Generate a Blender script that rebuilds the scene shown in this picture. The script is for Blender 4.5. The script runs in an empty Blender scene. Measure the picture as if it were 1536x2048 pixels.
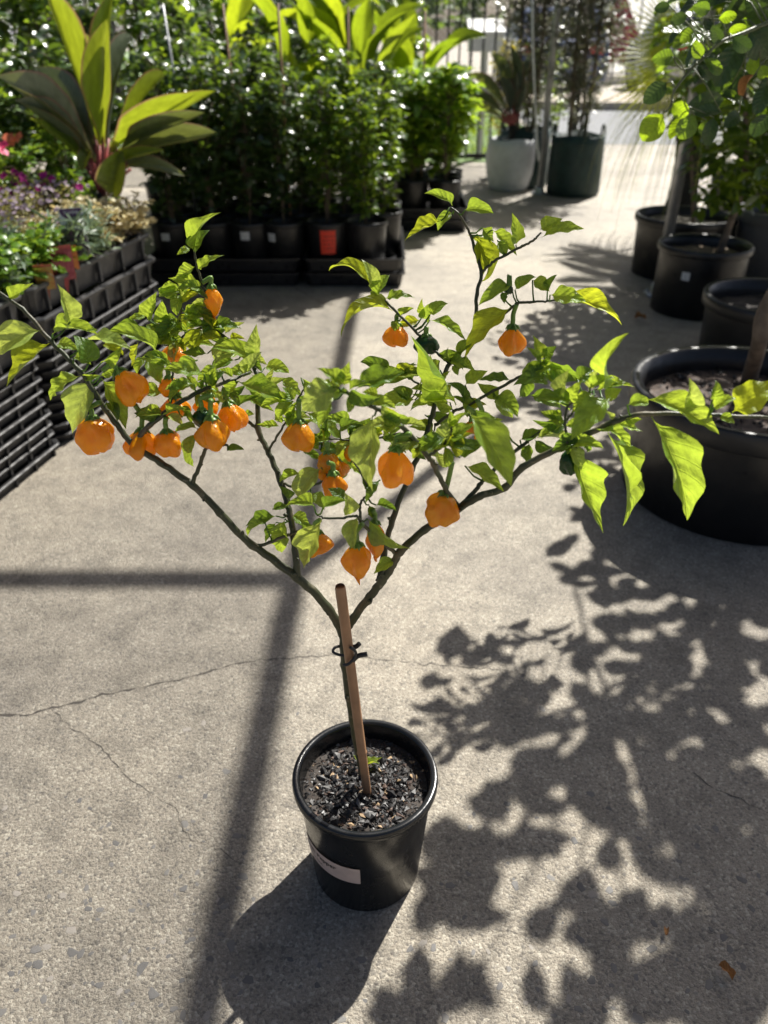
import bpy, math, random
import numpy as np
from math import sin, cos, tan, pi, radians, sqrt, exp
from mathutils import Vector, Matrix
random.seed(7); rng = np.random.default_rng(7)
scene = bpy.context.scene
# ------------------------------------------------------------ camera, sky, sun, exposure
HC = 1.07; FPX = 1560.0; PITCH = radians(31.6)
cam = bpy.data.objects.new('camera', bpy.data.cameras.new('camera'))
scene.collection.objects.link(cam); scene.camera = cam
cam.location = (0, 0, HC); cam.rotation_euler = (pi/2 - PITCH, 0, 0)
cam.data.sensor_fit = 'VERTICAL'; cam.data.sensor_height = 36.0
cam.data.lens = 36.0*FPX/2048; cam.data.clip_start = 0.02; cam.data.clip_end = 500
cam.data.dof.use_dof = True; cam.data.dof.focus_distance = 0.93
cam.data.dof.aperture_fstop = cam.data.lens/5.6
SUN_AZ = radians(33.6); SUN_EL = radians(49.5)
world = bpy.data.worlds.new('World'); scene.world = world; world.use_nodes = True
wn = world.node_tree.nodes; wl = world.node_tree.links
sky = wn.new('ShaderNodeTexSky'); sky.sky_type = 'NISHITA'; sky.sun_disc = False
sky.sun_elevation = SUN_EL; sky.sun_rotation = SUN_AZ; sky.dust_density = 3.0; sky.air_density = 0.6; sky.ozone_density = 0.5
wn['Background'].inputs['Strength'].default_value = 0.052
wl.new(sky.outputs[0], wn['Background'].inputs['Color'])
sun = bpy.data.objects.new('sun', bpy.data.lights.new('sun', 'SUN')); scene.collection.objects.link(sun)
sun.data.energy = 5.0; sun.data.angle = radians(0.53); sun.data.color = (1.0, 0.965, 0.90)
SDIR = Vector((sin(SUN_AZ)*cos(SUN_EL), cos(SUN_AZ)*cos(SUN_EL), sin(SUN_EL)))
sun.rotation_euler = SDIR.to_track_quat('Z', 'Y').to_euler(); sun.location = (3, 4, 8)
scene.view_settings.view_transform = 'Standard'; scene.view_settings.look = 'None'
scene.view_settings.exposure = 1.08; scene.view_settings.gamma = 1.0
scene.cycles.max_bounces = 8; scene.cycles.transparent_max_bounces = 12
scene.cycles.sample_clamp_indirect = 4.0
# ------------------------------------------------------------ geometry helpers
COL = scene.collection
CT, ST = cos(PITCH), sin(PITCH)
CAMP = Vector((0, 0, HC))
def ray(u, v):
    a = (u-768)/FPX; b = (1024-v)/FPX
    return Vector((a, CT+b*ST, -ST+b*CT))
def gp(u, v, h=0.0):                       # where the sight line through a photo point meets height h
    d = ray(u, v); return CAMP + d*((HC-h)/-d.z)
def at(u, v, Y):                           # the point of that sight line at distance Y
    d = ray(u, v); return CAMP + d*(Y/d.y)
def zc(p): return p.y*CT - (p.z-HC)*ST
def tag(o, label=None, cat=None, group=None, kind=None):
    if label: o['label'] = label
    if cat: o['category'] = cat
    if group: o['group'] = group
    if kind: o['kind'] = kind
    return o
def empty(name, loc=(0, 0, 0), label=None, cat=None, group=None, rz=0):
    o = bpy.data.objects.new(name, None); COL.objects.link(o); o.location = loc
    o.rotation_euler = (0, 0, rz); o.empty_display_size = 0.05
    return tag(o, label, cat, group)
def link(name, me, m=None, parent=None, mw=None):
    o = bpy.data.objects.new(name, me); COL.objects.link(o)
    if m is not None and len(me.materials) == 0: me.materials.append(m)
    if parent: o.parent = parent
    if mw is not None: o.matrix_local = mw
    return o
def copy_tree(o, parent=None):
    c = o.copy(); COL.objects.link(c); c.parent = parent
    for ch in list(o.children): copy_tree(ch, c)
    return c
class MB:
    def __init__(s): s.v = []; s.f = []; s.mi = []; s.cur = 0
    def add(s, vs, fs):
        n = len(s.v); s.v += [tuple(p) for p in vs]; s.f += [tuple(i+n for i in f) for f in fs]
        s.mi += [s.cur]*len(fs); return s
    def box(s, x0, x1, y0, y1, z0, z1, M=None):
        vs = [Vector(p) for p in ((x0,y0,z0),(x1,y0,z0),(x1,y1,z0),(x0,y1,z0),(x0,y0,z1),(x1,y0,z1),(x1,y1,z1),(x0,y1,z1))]
        if M: vs = [M @ p for p in vs]
        return s.add(vs, [(3,2,1,0),(4,5,6,7),(0,1,5,4),(1,2,6,5),(2,3,7,6),(3,0,4,7)])
    def tube(s, pts, rad, n=8, cap=True):
        pts = [Vector(p) for p in pts]
        if not hasattr(rad, '__len__'): rad = [rad]*len(pts)
        vs = []; up = None
        for i, p in enumerate(pts):
            t = (pts[min(i+1, len(pts)-1)] - pts[max(i-1, 0)])
            t = t.normalized() if t.length > 1e-9 else Vector((0, 0, 1))
            if up is None: up = Vector((0, 0, 1)) if abs(t.z) < .9 else Vector((1, 0, 0))
            a = (up - t*up.dot(t)).normalized(); up = a; b = t.cross(a)
            for k in range(n):
                q = 2*pi*k/n; vs.append(p + (a*cos(q)+b*sin(q))*rad[i])
        fs = []
        for i in range(len(pts)-1):
            for k in range(n):
                k2 = (k+1) % n; fs.append((i*n+k, i*n+k2, (i+1)*n+k2, (i+1)*n+k))
        if cap: fs += [tuple(range(n-1, -1, -1)), tuple(range((len(pts)-1)*n, len(pts)*n))]
        return s.add(vs, fs)
    def lathe(s, prof, n=40, c=(0, 0, 0), cap0=False, cap1=False):
        vs = []
        for r, z in prof:
            for k in range(n):
                q = 2*pi*k/n; vs.append((c[0]+r*cos(q), c[1]+r*sin(q), c[2]+z))
        fs = []
        for i in range(len(prof)-1):
            for k in range(n):
                k2 = (k+1) % n; fs.append((i*n+k, i*n+k2, (i+1)*n+k2, (i+1)*n+k))
        if cap0: fs.append(tuple(range(n-1, -1, -1)))
        if cap1: fs.append(tuple(range((len(prof)-1)*n, len(prof)*n)))
        return s.add(vs, fs)
    def mesh(s, name, m=None, smooth=True):
        me = bpy.data.meshes.new(name); me.from_pydata(s.v, [], s.f)
        for x in (m if isinstance(m, (list, tuple)) else [m]):
            if x is not None: me.materials.append(x)
        if any(s.mi): me.polygons.foreach_set('material_index', s.mi)
        if smooth: me.polygons.foreach_set('use_smooth', [True]*len(me.polygons))
        me.update(); return me
    def build(s, name, m, parent=None, smooth=True, bevel=0):
        o = link(name, s.mesh(name, m, smooth), None, parent)
        if bevel:
            b = o.modifiers.new('bevel', 'BEVEL'); b.width = bevel; b.segments = 2; b.limit_method = 'ANGLE'
        return o
def spline(pts, k=6):                       # Catmull-Rom through points (any dimension)
    P = [np.array(p, float) for p in pts]
    if len(P) < 3:
        return [P[0] + (P[1]-P[0])*i/k for i in range(k+1)]
    P = [2*P[0]-P[1]] + P + [2*P[-1]-P[-2]]; out = []
    for i in range(1, len(P)-2):
        a, b, c, d = P[i-1:i+3]
        for j in range(k):
            t = j/k
            out.append(.5*((2*b)+(c-a)*t+(2*a-5*b+4*c-d)*t*t+(3*b-a-3*c+d)*t**3))
    out.append(P[-2]); return out
# ------------------------------------------------------------ material helpers
class NT:
    def __init__(s, name):
        s.m = bpy.data.materials.new(name); s.m.use_nodes = True
        s.t = s.m.node_tree; s.n = s.t.nodes; s.b = s.n['Principled BSDF']; s.out = s.n['Material Output']
    def new(s, kind, **kw):
        x = s.n.new(kind)
        for k, v in kw.items():
            if hasattr(x, k): setattr(x, k, v)
            else: x.inputs[k.replace('_', ' ')].default_value = v
        return x
    def l(s, a, b): s.t.links.new(a, b); return s
    def coord(s, which='Object'): return s.new('ShaderNodeTexCoord').outputs[which]
    def noise(s, scale, detail=4, co=None, rough=.55):
        x = s.new('ShaderNodeTexNoise'); x.inputs['Scale'].default_value = scale
        x.inputs['Detail'].default_value = detail; x.inputs['Roughness'].default_value = rough
        if co is not None: s.l(co, x.inputs['Vector'])
        return x.outputs['Fac']
    def ramp(s, fac, stops):
        x = s.new('ShaderNodeValToRGB'); e = x.color_ramp.elements
        while len(e) < len(stops): e.new(.5)
        for i, (p, c) in enumerate(stops):
            e[i].position = p; e[i].color = (c, c, c, 1) if not hasattr(c, '__len__') else (*c, 1)
        s.l(fac, x.inputs[0]); return x.outputs[0]
    def mix(s, fac, a, b, mode='MIX'):
        x = s.new('ShaderNodeMix', data_type='RGBA', blend_type=mode)
        for sock, v in ((x.inputs[0], fac), (x.inputs[6], a), (x.inputs[7], b)):
            if hasattr(v, 'is_linked'): s.l(v, sock)
            else: sock.default_value = v if not hasattr(v, '__len__') else ((*v, 1) if len(v) == 3 else v)
        return x.outputs[2]
    def bump(s, h, strength, dist, normal=None):
        x = s.new('ShaderNodeBump'); x.inputs['Strength'].default_value = strength
        x.inputs['Distance'].default_value = dist; s.l(h, x.inputs['Height'])
        if normal is not None: s.l(normal, x.inputs['Normal'])
        return x.outputs[0]
    def math(s, op, a, b=0.0):
        x = s.new('ShaderNodeMath', operation=op)
        for i, v in enumerate((a, b)):
            if hasattr(v, 'is_linked'): s.l(v, x.inputs[i])
            else: x.inputs[i].default_value = v
        return x.outputs[0]
def plain(name, col, rough=.5, var=.25, scale=30, bump=0, metal=0, spec=.5, sub=0):
    t = NT(name); co = t.coord(); f = t.noise(scale, 5, co)
    c1 = tuple(c*(1-var) for c in col); c2 = tuple(min(1, c*(1+var)) for c in col)
    t.l(t.ramp(f, [(.3, c1), (.7, c2)]), t.b.inputs['Base Color'])
    r = t.ramp(t.noise(scale*.7, 3, co), [(.3, max(.03, rough*.8)), (.7, min(1, rough*1.2))])
    t.l(r, t.b.inputs['Roughness'])
    t.b.inputs['Metallic'].default_value = metal; t.b.inputs['Specular IOR Level'].default_value = spec
    if bump: t.l(t.bump(t.noise(scale*3, 4, co), .4, bump), t.b.inputs['Normal'])
    return t.m
def leafmat(name, front, trans, rough=.38, tfac=.5, var=.3, veins=True, spec=.5, vein_col=None, edge=None, dots=False):
    """thin leaf: glossy reflecting upper face mixed with light passing through"""
    t = NT(name); oi = t.new('ShaderNodeObjectInfo').outputs['Random']
    geo = t.new('ShaderNodeNewGeometry')
    rnd = t.math('FRACT', t.math('ADD', t.math('MULTIPLY', geo.outputs['Random Per Island'], 7.13), t.math('MULTIPLY', oi, 3.7)))
    lo = tuple(c*(1-var) for c in front); hi = (min(1, front[0]*(1+1.5*var)), min(1, front[1]*(1+var)), front[2]*(1+.4*var))
    col = t.ramp(rnd, [(0, lo), (1, hi)])
    tlo = tuple(c*(1-.6*var) for c in trans); thi = (min(1, trans[0]*(1+.9*var)), min(1, trans[1]*(1+.35*var)), trans[2])
    tcol = t.ramp(rnd, [(0, tlo), (1, thi)])
    co = t.coord('Object')
    blotch = t.ramp(t.noise(9, 4, co), [(.3, .78), (.7, 1.15)])
    col = t.mix(1, col, blotch, 'MULTIPLY'); tcol = t.mix(1, tcol, blotch, 'MULTIPLY')
    h = None
    if veins:
        uv = t.new('ShaderNodeUVMap').outputs[0]; sx = t.new('ShaderNodeSeparateXYZ'); t.l(uv, sx.inputs[0])
        ax = t.math('ABSOLUTE', t.math('SUBTRACT', sx.outputs[0], .5))
        mid = t.ramp(ax, [(.012, 1), (.03, 0)])
        w = t.math('SINE', t.math('MULTIPLY', t.math('SUBTRACT', sx.outputs[1], t.math('MULTIPLY', ax, .42)), 44))
        side = t.ramp(w, [(.93, 0), (1, .55)])
        vn = t.math('MAXIMUM', mid, side)
        vc = vein_col or (front[0]*2.2+.02, front[1]*1.7+.02, front[2]*1.8+.01)
        col = t.mix(t.math('MULTIPLY', vn, .55), col, vc)
        tcol = t.mix(t.math('MULTIPLY', vn, .25), tcol, tuple(c*.6 for c in trans))
        h = t.math('ADD', t.math('MULTIPLY', vn, -.6), t.math('MULTIPLY', w, .25))
        h = t.math('ADD', h, t.math('MULTIPLY', t.noise(16, 3, co), .8))
    if edge:
        uv2 = t.new('ShaderNodeUVMap').outputs[0]; s2 = t.new('ShaderNodeSeparateXYZ'); t.l(uv2, s2.inputs[0])
        e = t.ramp(t.math('ABSOLUTE', t.math('SUBTRACT', s2.outputs[0], .5)), [(.43, 0), (.48, 1)])
        col = t.mix(e, col, edge); tcol = t.mix(e, tcol, edge)
    t.l(col, t.b.inputs['Base Color']); t.b.inputs['Roughness'].default_value = rough
    t.b.inputs['Specular IOR Level'].default_value = spec
    tr = t.new('ShaderNodeBsdfTranslucent'); t.l(tcol, tr.inputs['Color'])
    if h is not None:
        nb = t.bump(h, .6, .0018); t.l(nb, t.b.inputs['Normal']); t.l(nb, tr.inputs['Normal'])
    mx = t.new('ShaderNodeMixShader'); mx.inputs[0].default_value = tfac
    t.l(t.b.outputs[0], mx.inputs[1]); t.l(tr.outputs[0], mx.inputs[2]); t.l(mx.outputs[0], t.out.inputs['Surface'])
    return t.m
# ------------------------------------------------------------ leaf meshes
def prof_chilli(t):
    if t < .09: return .016
    q = (t-.09)/.91
    return .5*max(0., sin(pi*q**.62))**1.12*(1-.22*q) + .004
def prof_citrus(t):
    if t < .06: return .02
    q = (t-.06)/.94
    return max(.0, .5*sin(pi*q**.92)**.62) + .003
def prof_strap(t):
    return .5*(.13+.87*max(0., min(1., t/.48))**1.35)*max(.0, (1-max(0, (t-.62)/.38)**2.2))+.002
def prof_lance(t):
    return .5*max(0, sin(pi*t**.8))**.9 + .004
def leaf_mesh(name, prof, m, curl=.8, fold=.35, wave=.05, nwave=4, twist=0., nt=12, ns=6, seed=0, pucker=.02):
    r = random.Random(seed); ph1, ph2 = r.uniform(0, 6), r.uniform(0, 6)
    # centre line curved downwards
    cy, cz = [0.], [0.]; a0 = curl*.55
    for i in range(nt):
        t = (i+.5)/nt; a = a0 - curl*1.1*(t**1.15)
        cy.append(cy[-1]+cos(a)/nt); cz.append(cz[-1]+sin(a)/nt)
    ang = math.atan2(cz[-1], cy[-1]); L = sqrt(cz[-1]**2+cy[-1]**2)
    vs, uvs = [], []
    for i in range(nt+1):
        t = i/nt; y, z = cy[i], cz[i]
        y, z = (y*cos(ang)+z*sin(ang))/L, (-y*sin(ang)+z*cos(ang))/L
        w = prof(t); tw = twist*(t-.4); sl = a0-curl*1.1*t**1.15-ang
        for k in range(ns+1):
            s = -1+2*k/ns; x = s*w
            e = fold*abs(x)*(1-.3*t) + wave*(abs(s)**1.6)*(w*2)*sin(nwave*2*pi*t + (ph1 if s < 0 else ph2)) + pucker*sin(17*t-4*abs(s))*abs(s)*(1-abs(s))*w*4
            xx = x*(1-.12*fold)*cos(tw) - e*sin(tw); e = x*sin(tw)+e*cos(tw)
            vs.append((xx, y - e*sin(sl), z + e*cos(sl))); uvs.append((.5+.5*s*.98, t))
    fs = []
    for i in range(nt):
        for k in range(ns):
            a = i*(ns+1)+k; fs.append((a, a+1, a+ns+2, a+ns+1))
    me = bpy.data.meshes.new(name); me.from_pydata(vs, [], fs); me.materials.append(m)
    ul = me.uv_layers.new(name='UVMap'); li = np.zeros(len(me.loops), int); me.loops.foreach_get('vertex_index', li)
    ul.data.foreach_set('uv', np.array(uvs)[li].ravel())
    me.polygons.foreach_set('use_smooth', [True]*len(fs)); me.update(); return me
def leaf_mw(base, tip, width, cosphi=None, n=None, flip=1):
    base, tip = Vector(base), Vector(tip); y = tip-base; L = y.length; y.normalize()
    c = CAMP-(base+tip)/2; c = (c - y*c.dot(y)).normalized()
    if n is None:
        s = y.cross(c)
        if s.z < 0: s = -s
        cp = max(.08, min(1, cosphi)); n = c*cp + s*sqrt(1-cp*cp)*flip
    else: n = Vector(n); n = (n - y*n.dot(y)).normalized()
    x = y.cross(n)
    M = Matrix((( x.x*width, y.x*L, n.x*L, base.x), (x.y*width, y.y*L, n.y*L, base.y), (x.z*width, y.z*L, n.z*L, base.z), (0, 0, 0, 1)))
    return M
def unit(a): return a/np.maximum(np.linalg.norm(a, axis=-1, keepdims=True), 1e-9)
def foliage_mesh(name, B, D, N, L, W, m, curl=.25, fold=.3, shape=(.34, .68, .8, .82)):
    """many small leaves in one mesh: 8 vertices each, folded along the midrib and curling down"""
    B = np.asarray(B, float); n = len(B); D = unit(np.asarray(D, float)); N = np.asarray(N, float)
    N = unit(N - D*(N*D).sum(1, keepdims=True)); X = np.cross(D, N)
    L = np.broadcast_to(L, n).reshape(-1, 1); W = np.broadcast_to(W, n).reshape(-1, 1)/2
    t1, t2, w1, w2 = shape; e = fold*W
    P = np.stack([B, B+D*L*t1+N*L*curl*.25, B+D*L*t1+N*(L*curl*.25+e*w1)-X*W*w1*1.15, B+D*L*t1+N*(L*curl*.25+e*w1)+X*W*w1*1.15,
        B+D*L*t2+N*L*curl*.15, B+D*L*t2+N*(L*curl*.15+e*w2)-X*W*w2, B+D*L*t2+N*(L*curl*.15+e*w2)+X*W*w2, B+D*L-N*L*curl*.25], 1)
    tri = np.array([[0,1,2],[0,3,1],[2,1,4],[2,4,5],[1,3,6],[1,6,4],[5,4,7],[4,6,7]])
    F = (tri[None] + (np.arange(n)*8)[:, None, None]).reshape(-1, 3)
    me = bpy.data.meshes.new(name); me.vertices.add(n*8); me.vertices.foreach_set('co', P.reshape(-1).astype(np.float32))
    nf = len(F); me.loops.add(nf*3); me.polygons.add(nf)
    me.loops.foreach_set('vertex_index', F.reshape(-1).astype(np.int32))
    me.polygons.foreach_set('loop_start', (np.arange(nf)*3).astype(np.int32))
    me.polygons.foreach_set('use_smooth', np.ones(nf, bool)); me.materials.append(m); me.update(calc_edges=True); me.validate()
    return me
# ------------------------------------------------------------ materials
def concrete():
    t = NT('concrete'); co = t.coord()
    big = t.noise(1.3, 5, co); mid = t.noise(14, 6, co, .65); fine = t.noise(210, 6, co, .75); gr = t.noise(560, 3, co, .7)
    vo = t.new('ShaderNodeTexVoronoi', feature='F1'); vo.inputs['Scale'].default_value = 250; t.l(co, vo.inputs['Vector'])
    vs = t.new('ShaderNodeTexVoronoi', feature='F1'); vs.inputs['Scale'].default_value = 120; t.l(co, vs.inputs['Vector'])
    c = t.ramp(fine, [(.30, (.10, .088, .072)), (.45, (.28, .25, .21)), (.57, (.42, .385, .33)), (.70, (.66, .62, .55))])
    c = t.mix(.35, c, t.ramp(gr, [(.35, (.16, .14, .11)), (.65, (.55, .50, .42))]))
    grain = t.new('ShaderNodeSeparateColor'); t.l(vo.outputs['Color'], grain.inputs[0])
    c = t.mix(t.ramp(grain.outputs[0], [(.86, 0), (.9, .55)]), c, (.62, .58, .50))       # pale sand grains
    c = t.mix(t.ramp(grain.outputs[1], [(.85, 0), (.9, .6)]), c, (.13, .12, .11))        # dark grains
    st = t.new('ShaderNodeSeparateColor'); t.l(vs.outputs['Color'], st.inputs[0])
    stone = t.math('MULTIPLY', t.ramp(st.outputs[0], [(.82, 0), (.86, 1)]), t.ramp(vs.outputs['Distance'], [(.32, 1), (.45, 0)]))
    c = t.mix(t.math('MULTIPLY', stone, .35), c, t.ramp(st.outputs[2], [(0, (.12, .12, .12)), (1, (.36, .34, .31))]))
    c = t.mix(1, c, t.ramp(mid, [(.28, .62), (.52, 1.0), (.8, 1.2)]), 'MULTIPLY')
    c = t.mix(1, c, t.ramp(big, [(.32, (.70, .70, .71)), (.5, (.98, .98, .97)), (.68, (1.14, 1.12, 1.08))]), 'MULTIPLY')
    spots = t.ramp(t.noise(3.2, 5, co, .6), [(.60, 0), (.74, .6)])
    c = t.mix(spots, c, (.13, .115, .095))
    c = t.mix(1, c, (.90, .882, .84), 'MULTIPLY')
    t.l(c, t.b.inputs['Base Color'])
    t.l(t.ramp(mid, [(.3, .52), (.7, .72)]), t.b.inputs['Roughness'])
    h = t.math('ADD', t.math('ADD', t.math('MULTIPLY', fine, 1.0), t.math('MULTIPLY', gr, .6)), t.math('MULTIPLY', vo.outputs['Distance'], -.5))
    t.l(t.bump(h, 1.0, .0032), t.b.inputs['Normal']); t.b.inputs['Specular IOR Level'].default_value = .55
    return t.m
M_conc = concrete()
M_stone = [plain('stone_grey', (.15, .142, .130), .7, .35, 220, .0006), plain('stone_blue', (.105, .10, .094), .65, .35, 180, .0006), plain('stone_tan', (.27, .245, .21), .7, .3, 200, .0006)]
M_crack = plain('crack_dirt', (.055, .048, .040), .95, .5, 260)
M_road = plain('asphalt', (.135, .142, .152), .75, .3, 60, .002)
M_kerb = plain('kerb_concrete', (.40, .34, .27), .8, .2, 20, .002)
M_lawn = plain('lawn_soil', (.085, .15, .03), .9, .4, 8, .01)
def blackplastic(name, col=(.016, .017, .019), rough=.32, dust=.35):
    t = NT(name); co = t.coord()
    d = t.ramp(t.noise(6, 6, co, .7), [(.42, 0), (.75, dust)])
    t.l(t.mix(d, col, (.11, .10, .088)), t.b.inputs['Base Color'])
    t.l(t.ramp(t.noise(40, 4, co), [(.3, rough*.8), (.7, rough*1.35)]), t.b.inputs['Roughness'])
    t.l(t.bump(t.noise(150, 3, co), .25, .0006), t.b.inputs['Normal']); return t.m
M_pot = blackplastic('pot_plastic', (.006, .007, .008), .22, .16)
M_potb = blackplastic('nursery_pot_plastic', (.009, .0095, .0105), .34, .16)
M_potg = blackplastic('grey_pot_plastic', (.10, .10, .105), .5, .3)
M_tray = blackplastic('tray_plastic', (.016, .0165, .018), .48, .30)
M_steel = plain('galvanised_steel', (.42, .43, .44), .42, .18, 25, .0003, metal=.7)
M_white = plain('white_paint', (.80, .80, .78), .5, .06, 12)
M_black = plain('black_paint', (.014, .015, .015), .45, .2, 20)
M_bark = plain('bark', (.17, .125, .085), .85, .35, 40, .003)
M_barkdk = plain('dark_bark', (.030, .026, .022), .9, .4, 35, .006)
M_stalkwood = plain('young_wood', (.135, .10, .065), .8, .3, 40, .002)
M_soil = plain('soil', (.032, .025, .020), .9, .6, 90, .004)
M_mulch = plain('mulch', (.19, .135, .085), .9, .45, 70, .004)
M_cane = plain('bamboo', (.30, .165, .085), .5, .25, 30, .0006)
def stickermat(name, paper, ink, sx, sy, dens=.5):
    t = NT(name); uv = t.new('ShaderNodeUVMap').outputs[0]
    mp = t.new('ShaderNodeMapping'); mp.inputs['Scale'].default_value = (sx, sy, 1); t.l(uv, mp.inputs[0])
    sp = t.new('ShaderNodeSeparateXYZ'); t.l(mp.outputs[0], sp.inputs[0])
    rows = t.ramp(t.math('FRACT', sp.outputs[1]), [(.28, 0), (.34, 1), (.66, 1), (.72, 0)]); rows.node.color_ramp.interpolation = 'LINEAR'
    n = t.ramp(t.noise(2.2, 2, mp.outputs[0]), [(.48, 0), (.54, dens)])
    uvs = t.new('ShaderNodeSeparateXYZ'); t.l(uv, uvs.inputs[0])
    mar = t.math('MULTIPLY', t.ramp(t.math('ABSOLUTE', t.math('SUBTRACT', uvs.outputs[0], .5)), [(.38, 1), (.42, 0)]), t.ramp(t.math('ABSOLUTE', t.math('SUBTRACT', uvs.outputs[1], .5)), [(.38, 1), (.42, 0)]))
    t.l(t.mix(t.math('MULTIPLY', t.math('MULTIPLY', rows, n), mar), paper, ink), t.b.inputs['Base Color']); t.b.inputs['Roughness'].default_value = .5
    return t.m
M_stick = stickermat('white_sticker', (.72, .72, .70), (.10, .10, .11), 9, 5, .8)
M_stickr = stickermat('red_sticker', (.82, .045, .012), (.10, .006, .004), 8, 6, .9)
M_stickp = plain('pale_pink_paper', (.50, .40, .36), .6, .1, 60)
M_ink = plain('ink', (.02, .018, .017), .6, .1)
# ------------------------------------------------------------ the setting
def sheet(name, pts, z, m, parent=None):
    b = MB(); b.add([(x, y, z) for x, y in pts], [tuple(range(len(pts)))]); return b.build(name, m, parent, smooth=False)
ground = tag(sheet('ground', [(-70, -25), (70, -25), (70, 120), (-70, 120)], 0, M_conc), kind='structure')
tag(sheet('road', [(1.9, 9.6), (70, 6.0), (70, 10.2), (3.2, 14.0), (2.0, 14.15)], .004, M_road), kind='structure')
tag(sheet('lawn', [(-40, 8.15), (1.75, 8.15), (1.85, 9.7), (1.95, 60), (-40, 60)], .006, M_lawn), kind='structure')
b = MB(); b.add([(2.0, 14.15, 0), (3.2, 14.0, 0), (70, 10.2, 0), (70, 12.5, 0), (3.2, 16.4, 0), (2.0, 16.5, 0)] +
      [(2.0, 14.15, .12), (3.2, 14.0, .12), (70, 10.2, .12), (70, 12.5, .12), (3.2, 16.4, .12), (2.0, 16.5, .12)],
      [(6, 7, 8, 9, 10, 11), (0, 1, 7, 6), (1, 2, 8, 7), (2, 3, 9, 8), (3, 4, 10, 9), (4, 5, 11, 10), (5, 0, 6, 11)])
tag(b.build('pavement', M_kerb, smooth=False), kind='structure')
# grass on the lawn behind the fence
n = 9000; px_ = rng.uniform(-3.5, 1.7, n); py_ = 8.3 + 9*rng.random(n)**1.5
gd = np.stack([rng.normal(0, .5, n), rng.normal(0, .5, n), np.ones(n)], 1); gn = np.stack([rng.normal(0, 1, n), rng.normal(0, 1, n), np.full(n, .3)], 1)
M_grass = leafmat('grass_blade', (.10, .20, .03), (.32, .48, .06), .5, .5, .4, veins=False)
go = link('grass', foliage_mesh('grass', np.stack([px_, py_, np.full(n, .006)], 1), gd, gn, rng.uniform(.05, .11, n), .012, M_grass, .4, .1))
tag(go, 'short sunlit grass on the lawn behind the black bar fence', 'grass', kind='stuff')
# stone chips showing in the worn concrete
chips = []
for k in range(9):
    r = random.Random(k+40); nn = r.randint(5, 7); mb = MB(); ring = []
    for j in range(nn):
        q = 2*pi*j/nn + r.uniform(-.3, .3); rr = r.uniform(.65, 1.0); ring.append((rr*cos(q), rr*r.uniform(.55, .9)*sin(q)))
    mb.add([(x*1.06, y*1.06, -.2) for x, y in ring] + [(x, y, .10+r.uniform(-.05, .05)) for x, y in ring] + [(x*.6, y*.6, .2+r.uniform(-.04, .04)) for x, y in ring],
           [(i, (i+1) % nn, nn+(i+1) % nn, nn+i) for i in range(nn)] + [(nn+i, nn+(i+1) % nn, 2*nn+(i+1) % nn, 2*nn+i) for i in range(nn)] + [tuple(range(2*nn, 3*nn))])
    chips.append([mb.mesh('stone', m, smooth=False) for m in M_stone])
cnt = 0
while cnt < 290:
    u, v = random.uniform(-30, 1560), 1330 + 760*random.random()**.62
    dens = 1.0 if u < 520 else (.55 if u > 820 else .3)
    if v < 1560: dens *= .35
    if random.random() > dens: continue
    p = gp(u, v)
    if (p.x+.026)**2 + (p.y-.725)**2 < .1**2: continue
    s = random.choice([.0035, .0045, .005, .006, .0075, .0095])*random.uniform(.8, 1.15)
    if s > .008 and v < 1700 and random.random() < .6: continue
    o = link('stone', chips[random.randrange(9)][random.choices([0, 1, 2], [4, 5, 2])[0]], None, ground)
    o.location = (p.x, p.y, 0); o.rotation_euler = (random.uniform(-.06, .06), random.uniform(-.06, .06), random.uniform(0, 6.3)); o.scale = (s, s, s*.2)
    cnt += 1
# cracks: jagged dirt-filled gaps with crumbling edges
def crack(pix, w0, w1, seed):
    r = random.Random(seed); P = [gp(u, v) for u, v in pix]; Q = []
    for a, c in zip(P[:-1], P[1:]):
        k = max(3, int((c-a).length/.012))
        for i in range(k):
            t = i/k; q = a.lerp(c, t); nrm = Vector((-(c-a).y, (c-a).x, 0)).normalized(); Q.append(q + nrm*r.gauss(0, .0024))
    Q.append(P[-1]); mb = MB(); vs = []; fs = []
    for i, q in enumerate(Q):
        t = i/(len(Q)-1); d = (Q[min(i+1, len(Q)-1)]-Q[max(0, i-1)]).normalized(); nrm = Vector((-d.y, d.x, 0))
        w = (w0+(w1-w0)*t)*max(.12, r.gauss(.75, .45))
        vs += [q+nrm*w+Vector((0, 0, .0007)), q-nrm*w*r.uniform(.5, 1.1)+Vector((0, 0, .0007))]
        if i: fs.append((2*i-2, 2*i-1, 2*i+1, 2*i))
    mb.add(vs, fs); return mb.build('crack', M_crack, ground, smooth=False)
crack([(-40, 1428), (50, 1430), (90, 1420), (190, 1395), (300, 1372), (400, 1350), (480, 1325), (560, 1318), (660, 1310)], .0032, .0011, 1)
crack([(660, 1310), (700, 1308), (760, 1318), (900, 1332), (1010, 1340), (1100, 1365)], .0010, .0005, 2)
crack([(110, 1425), (140, 1455), (200, 1495), (250, 1545), (300, 1585), (350, 1615), (365, 1650), (385, 1675), (440, 1700), (475, 1725)], .0008, .0005, 3)
crack([(1385, 1545), (1430, 1580), (1480, 1600), (1536, 1625), (1560, 1640)], .0009, .0009, 4)
crack([(590, 575), (640, 605), (720, 625), (830, 650)], .002, .0012, 5)
crack([(900, 655), (1000, 690), (1080, 700), (1180, 735)], .0015, .0015, 6)
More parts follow.
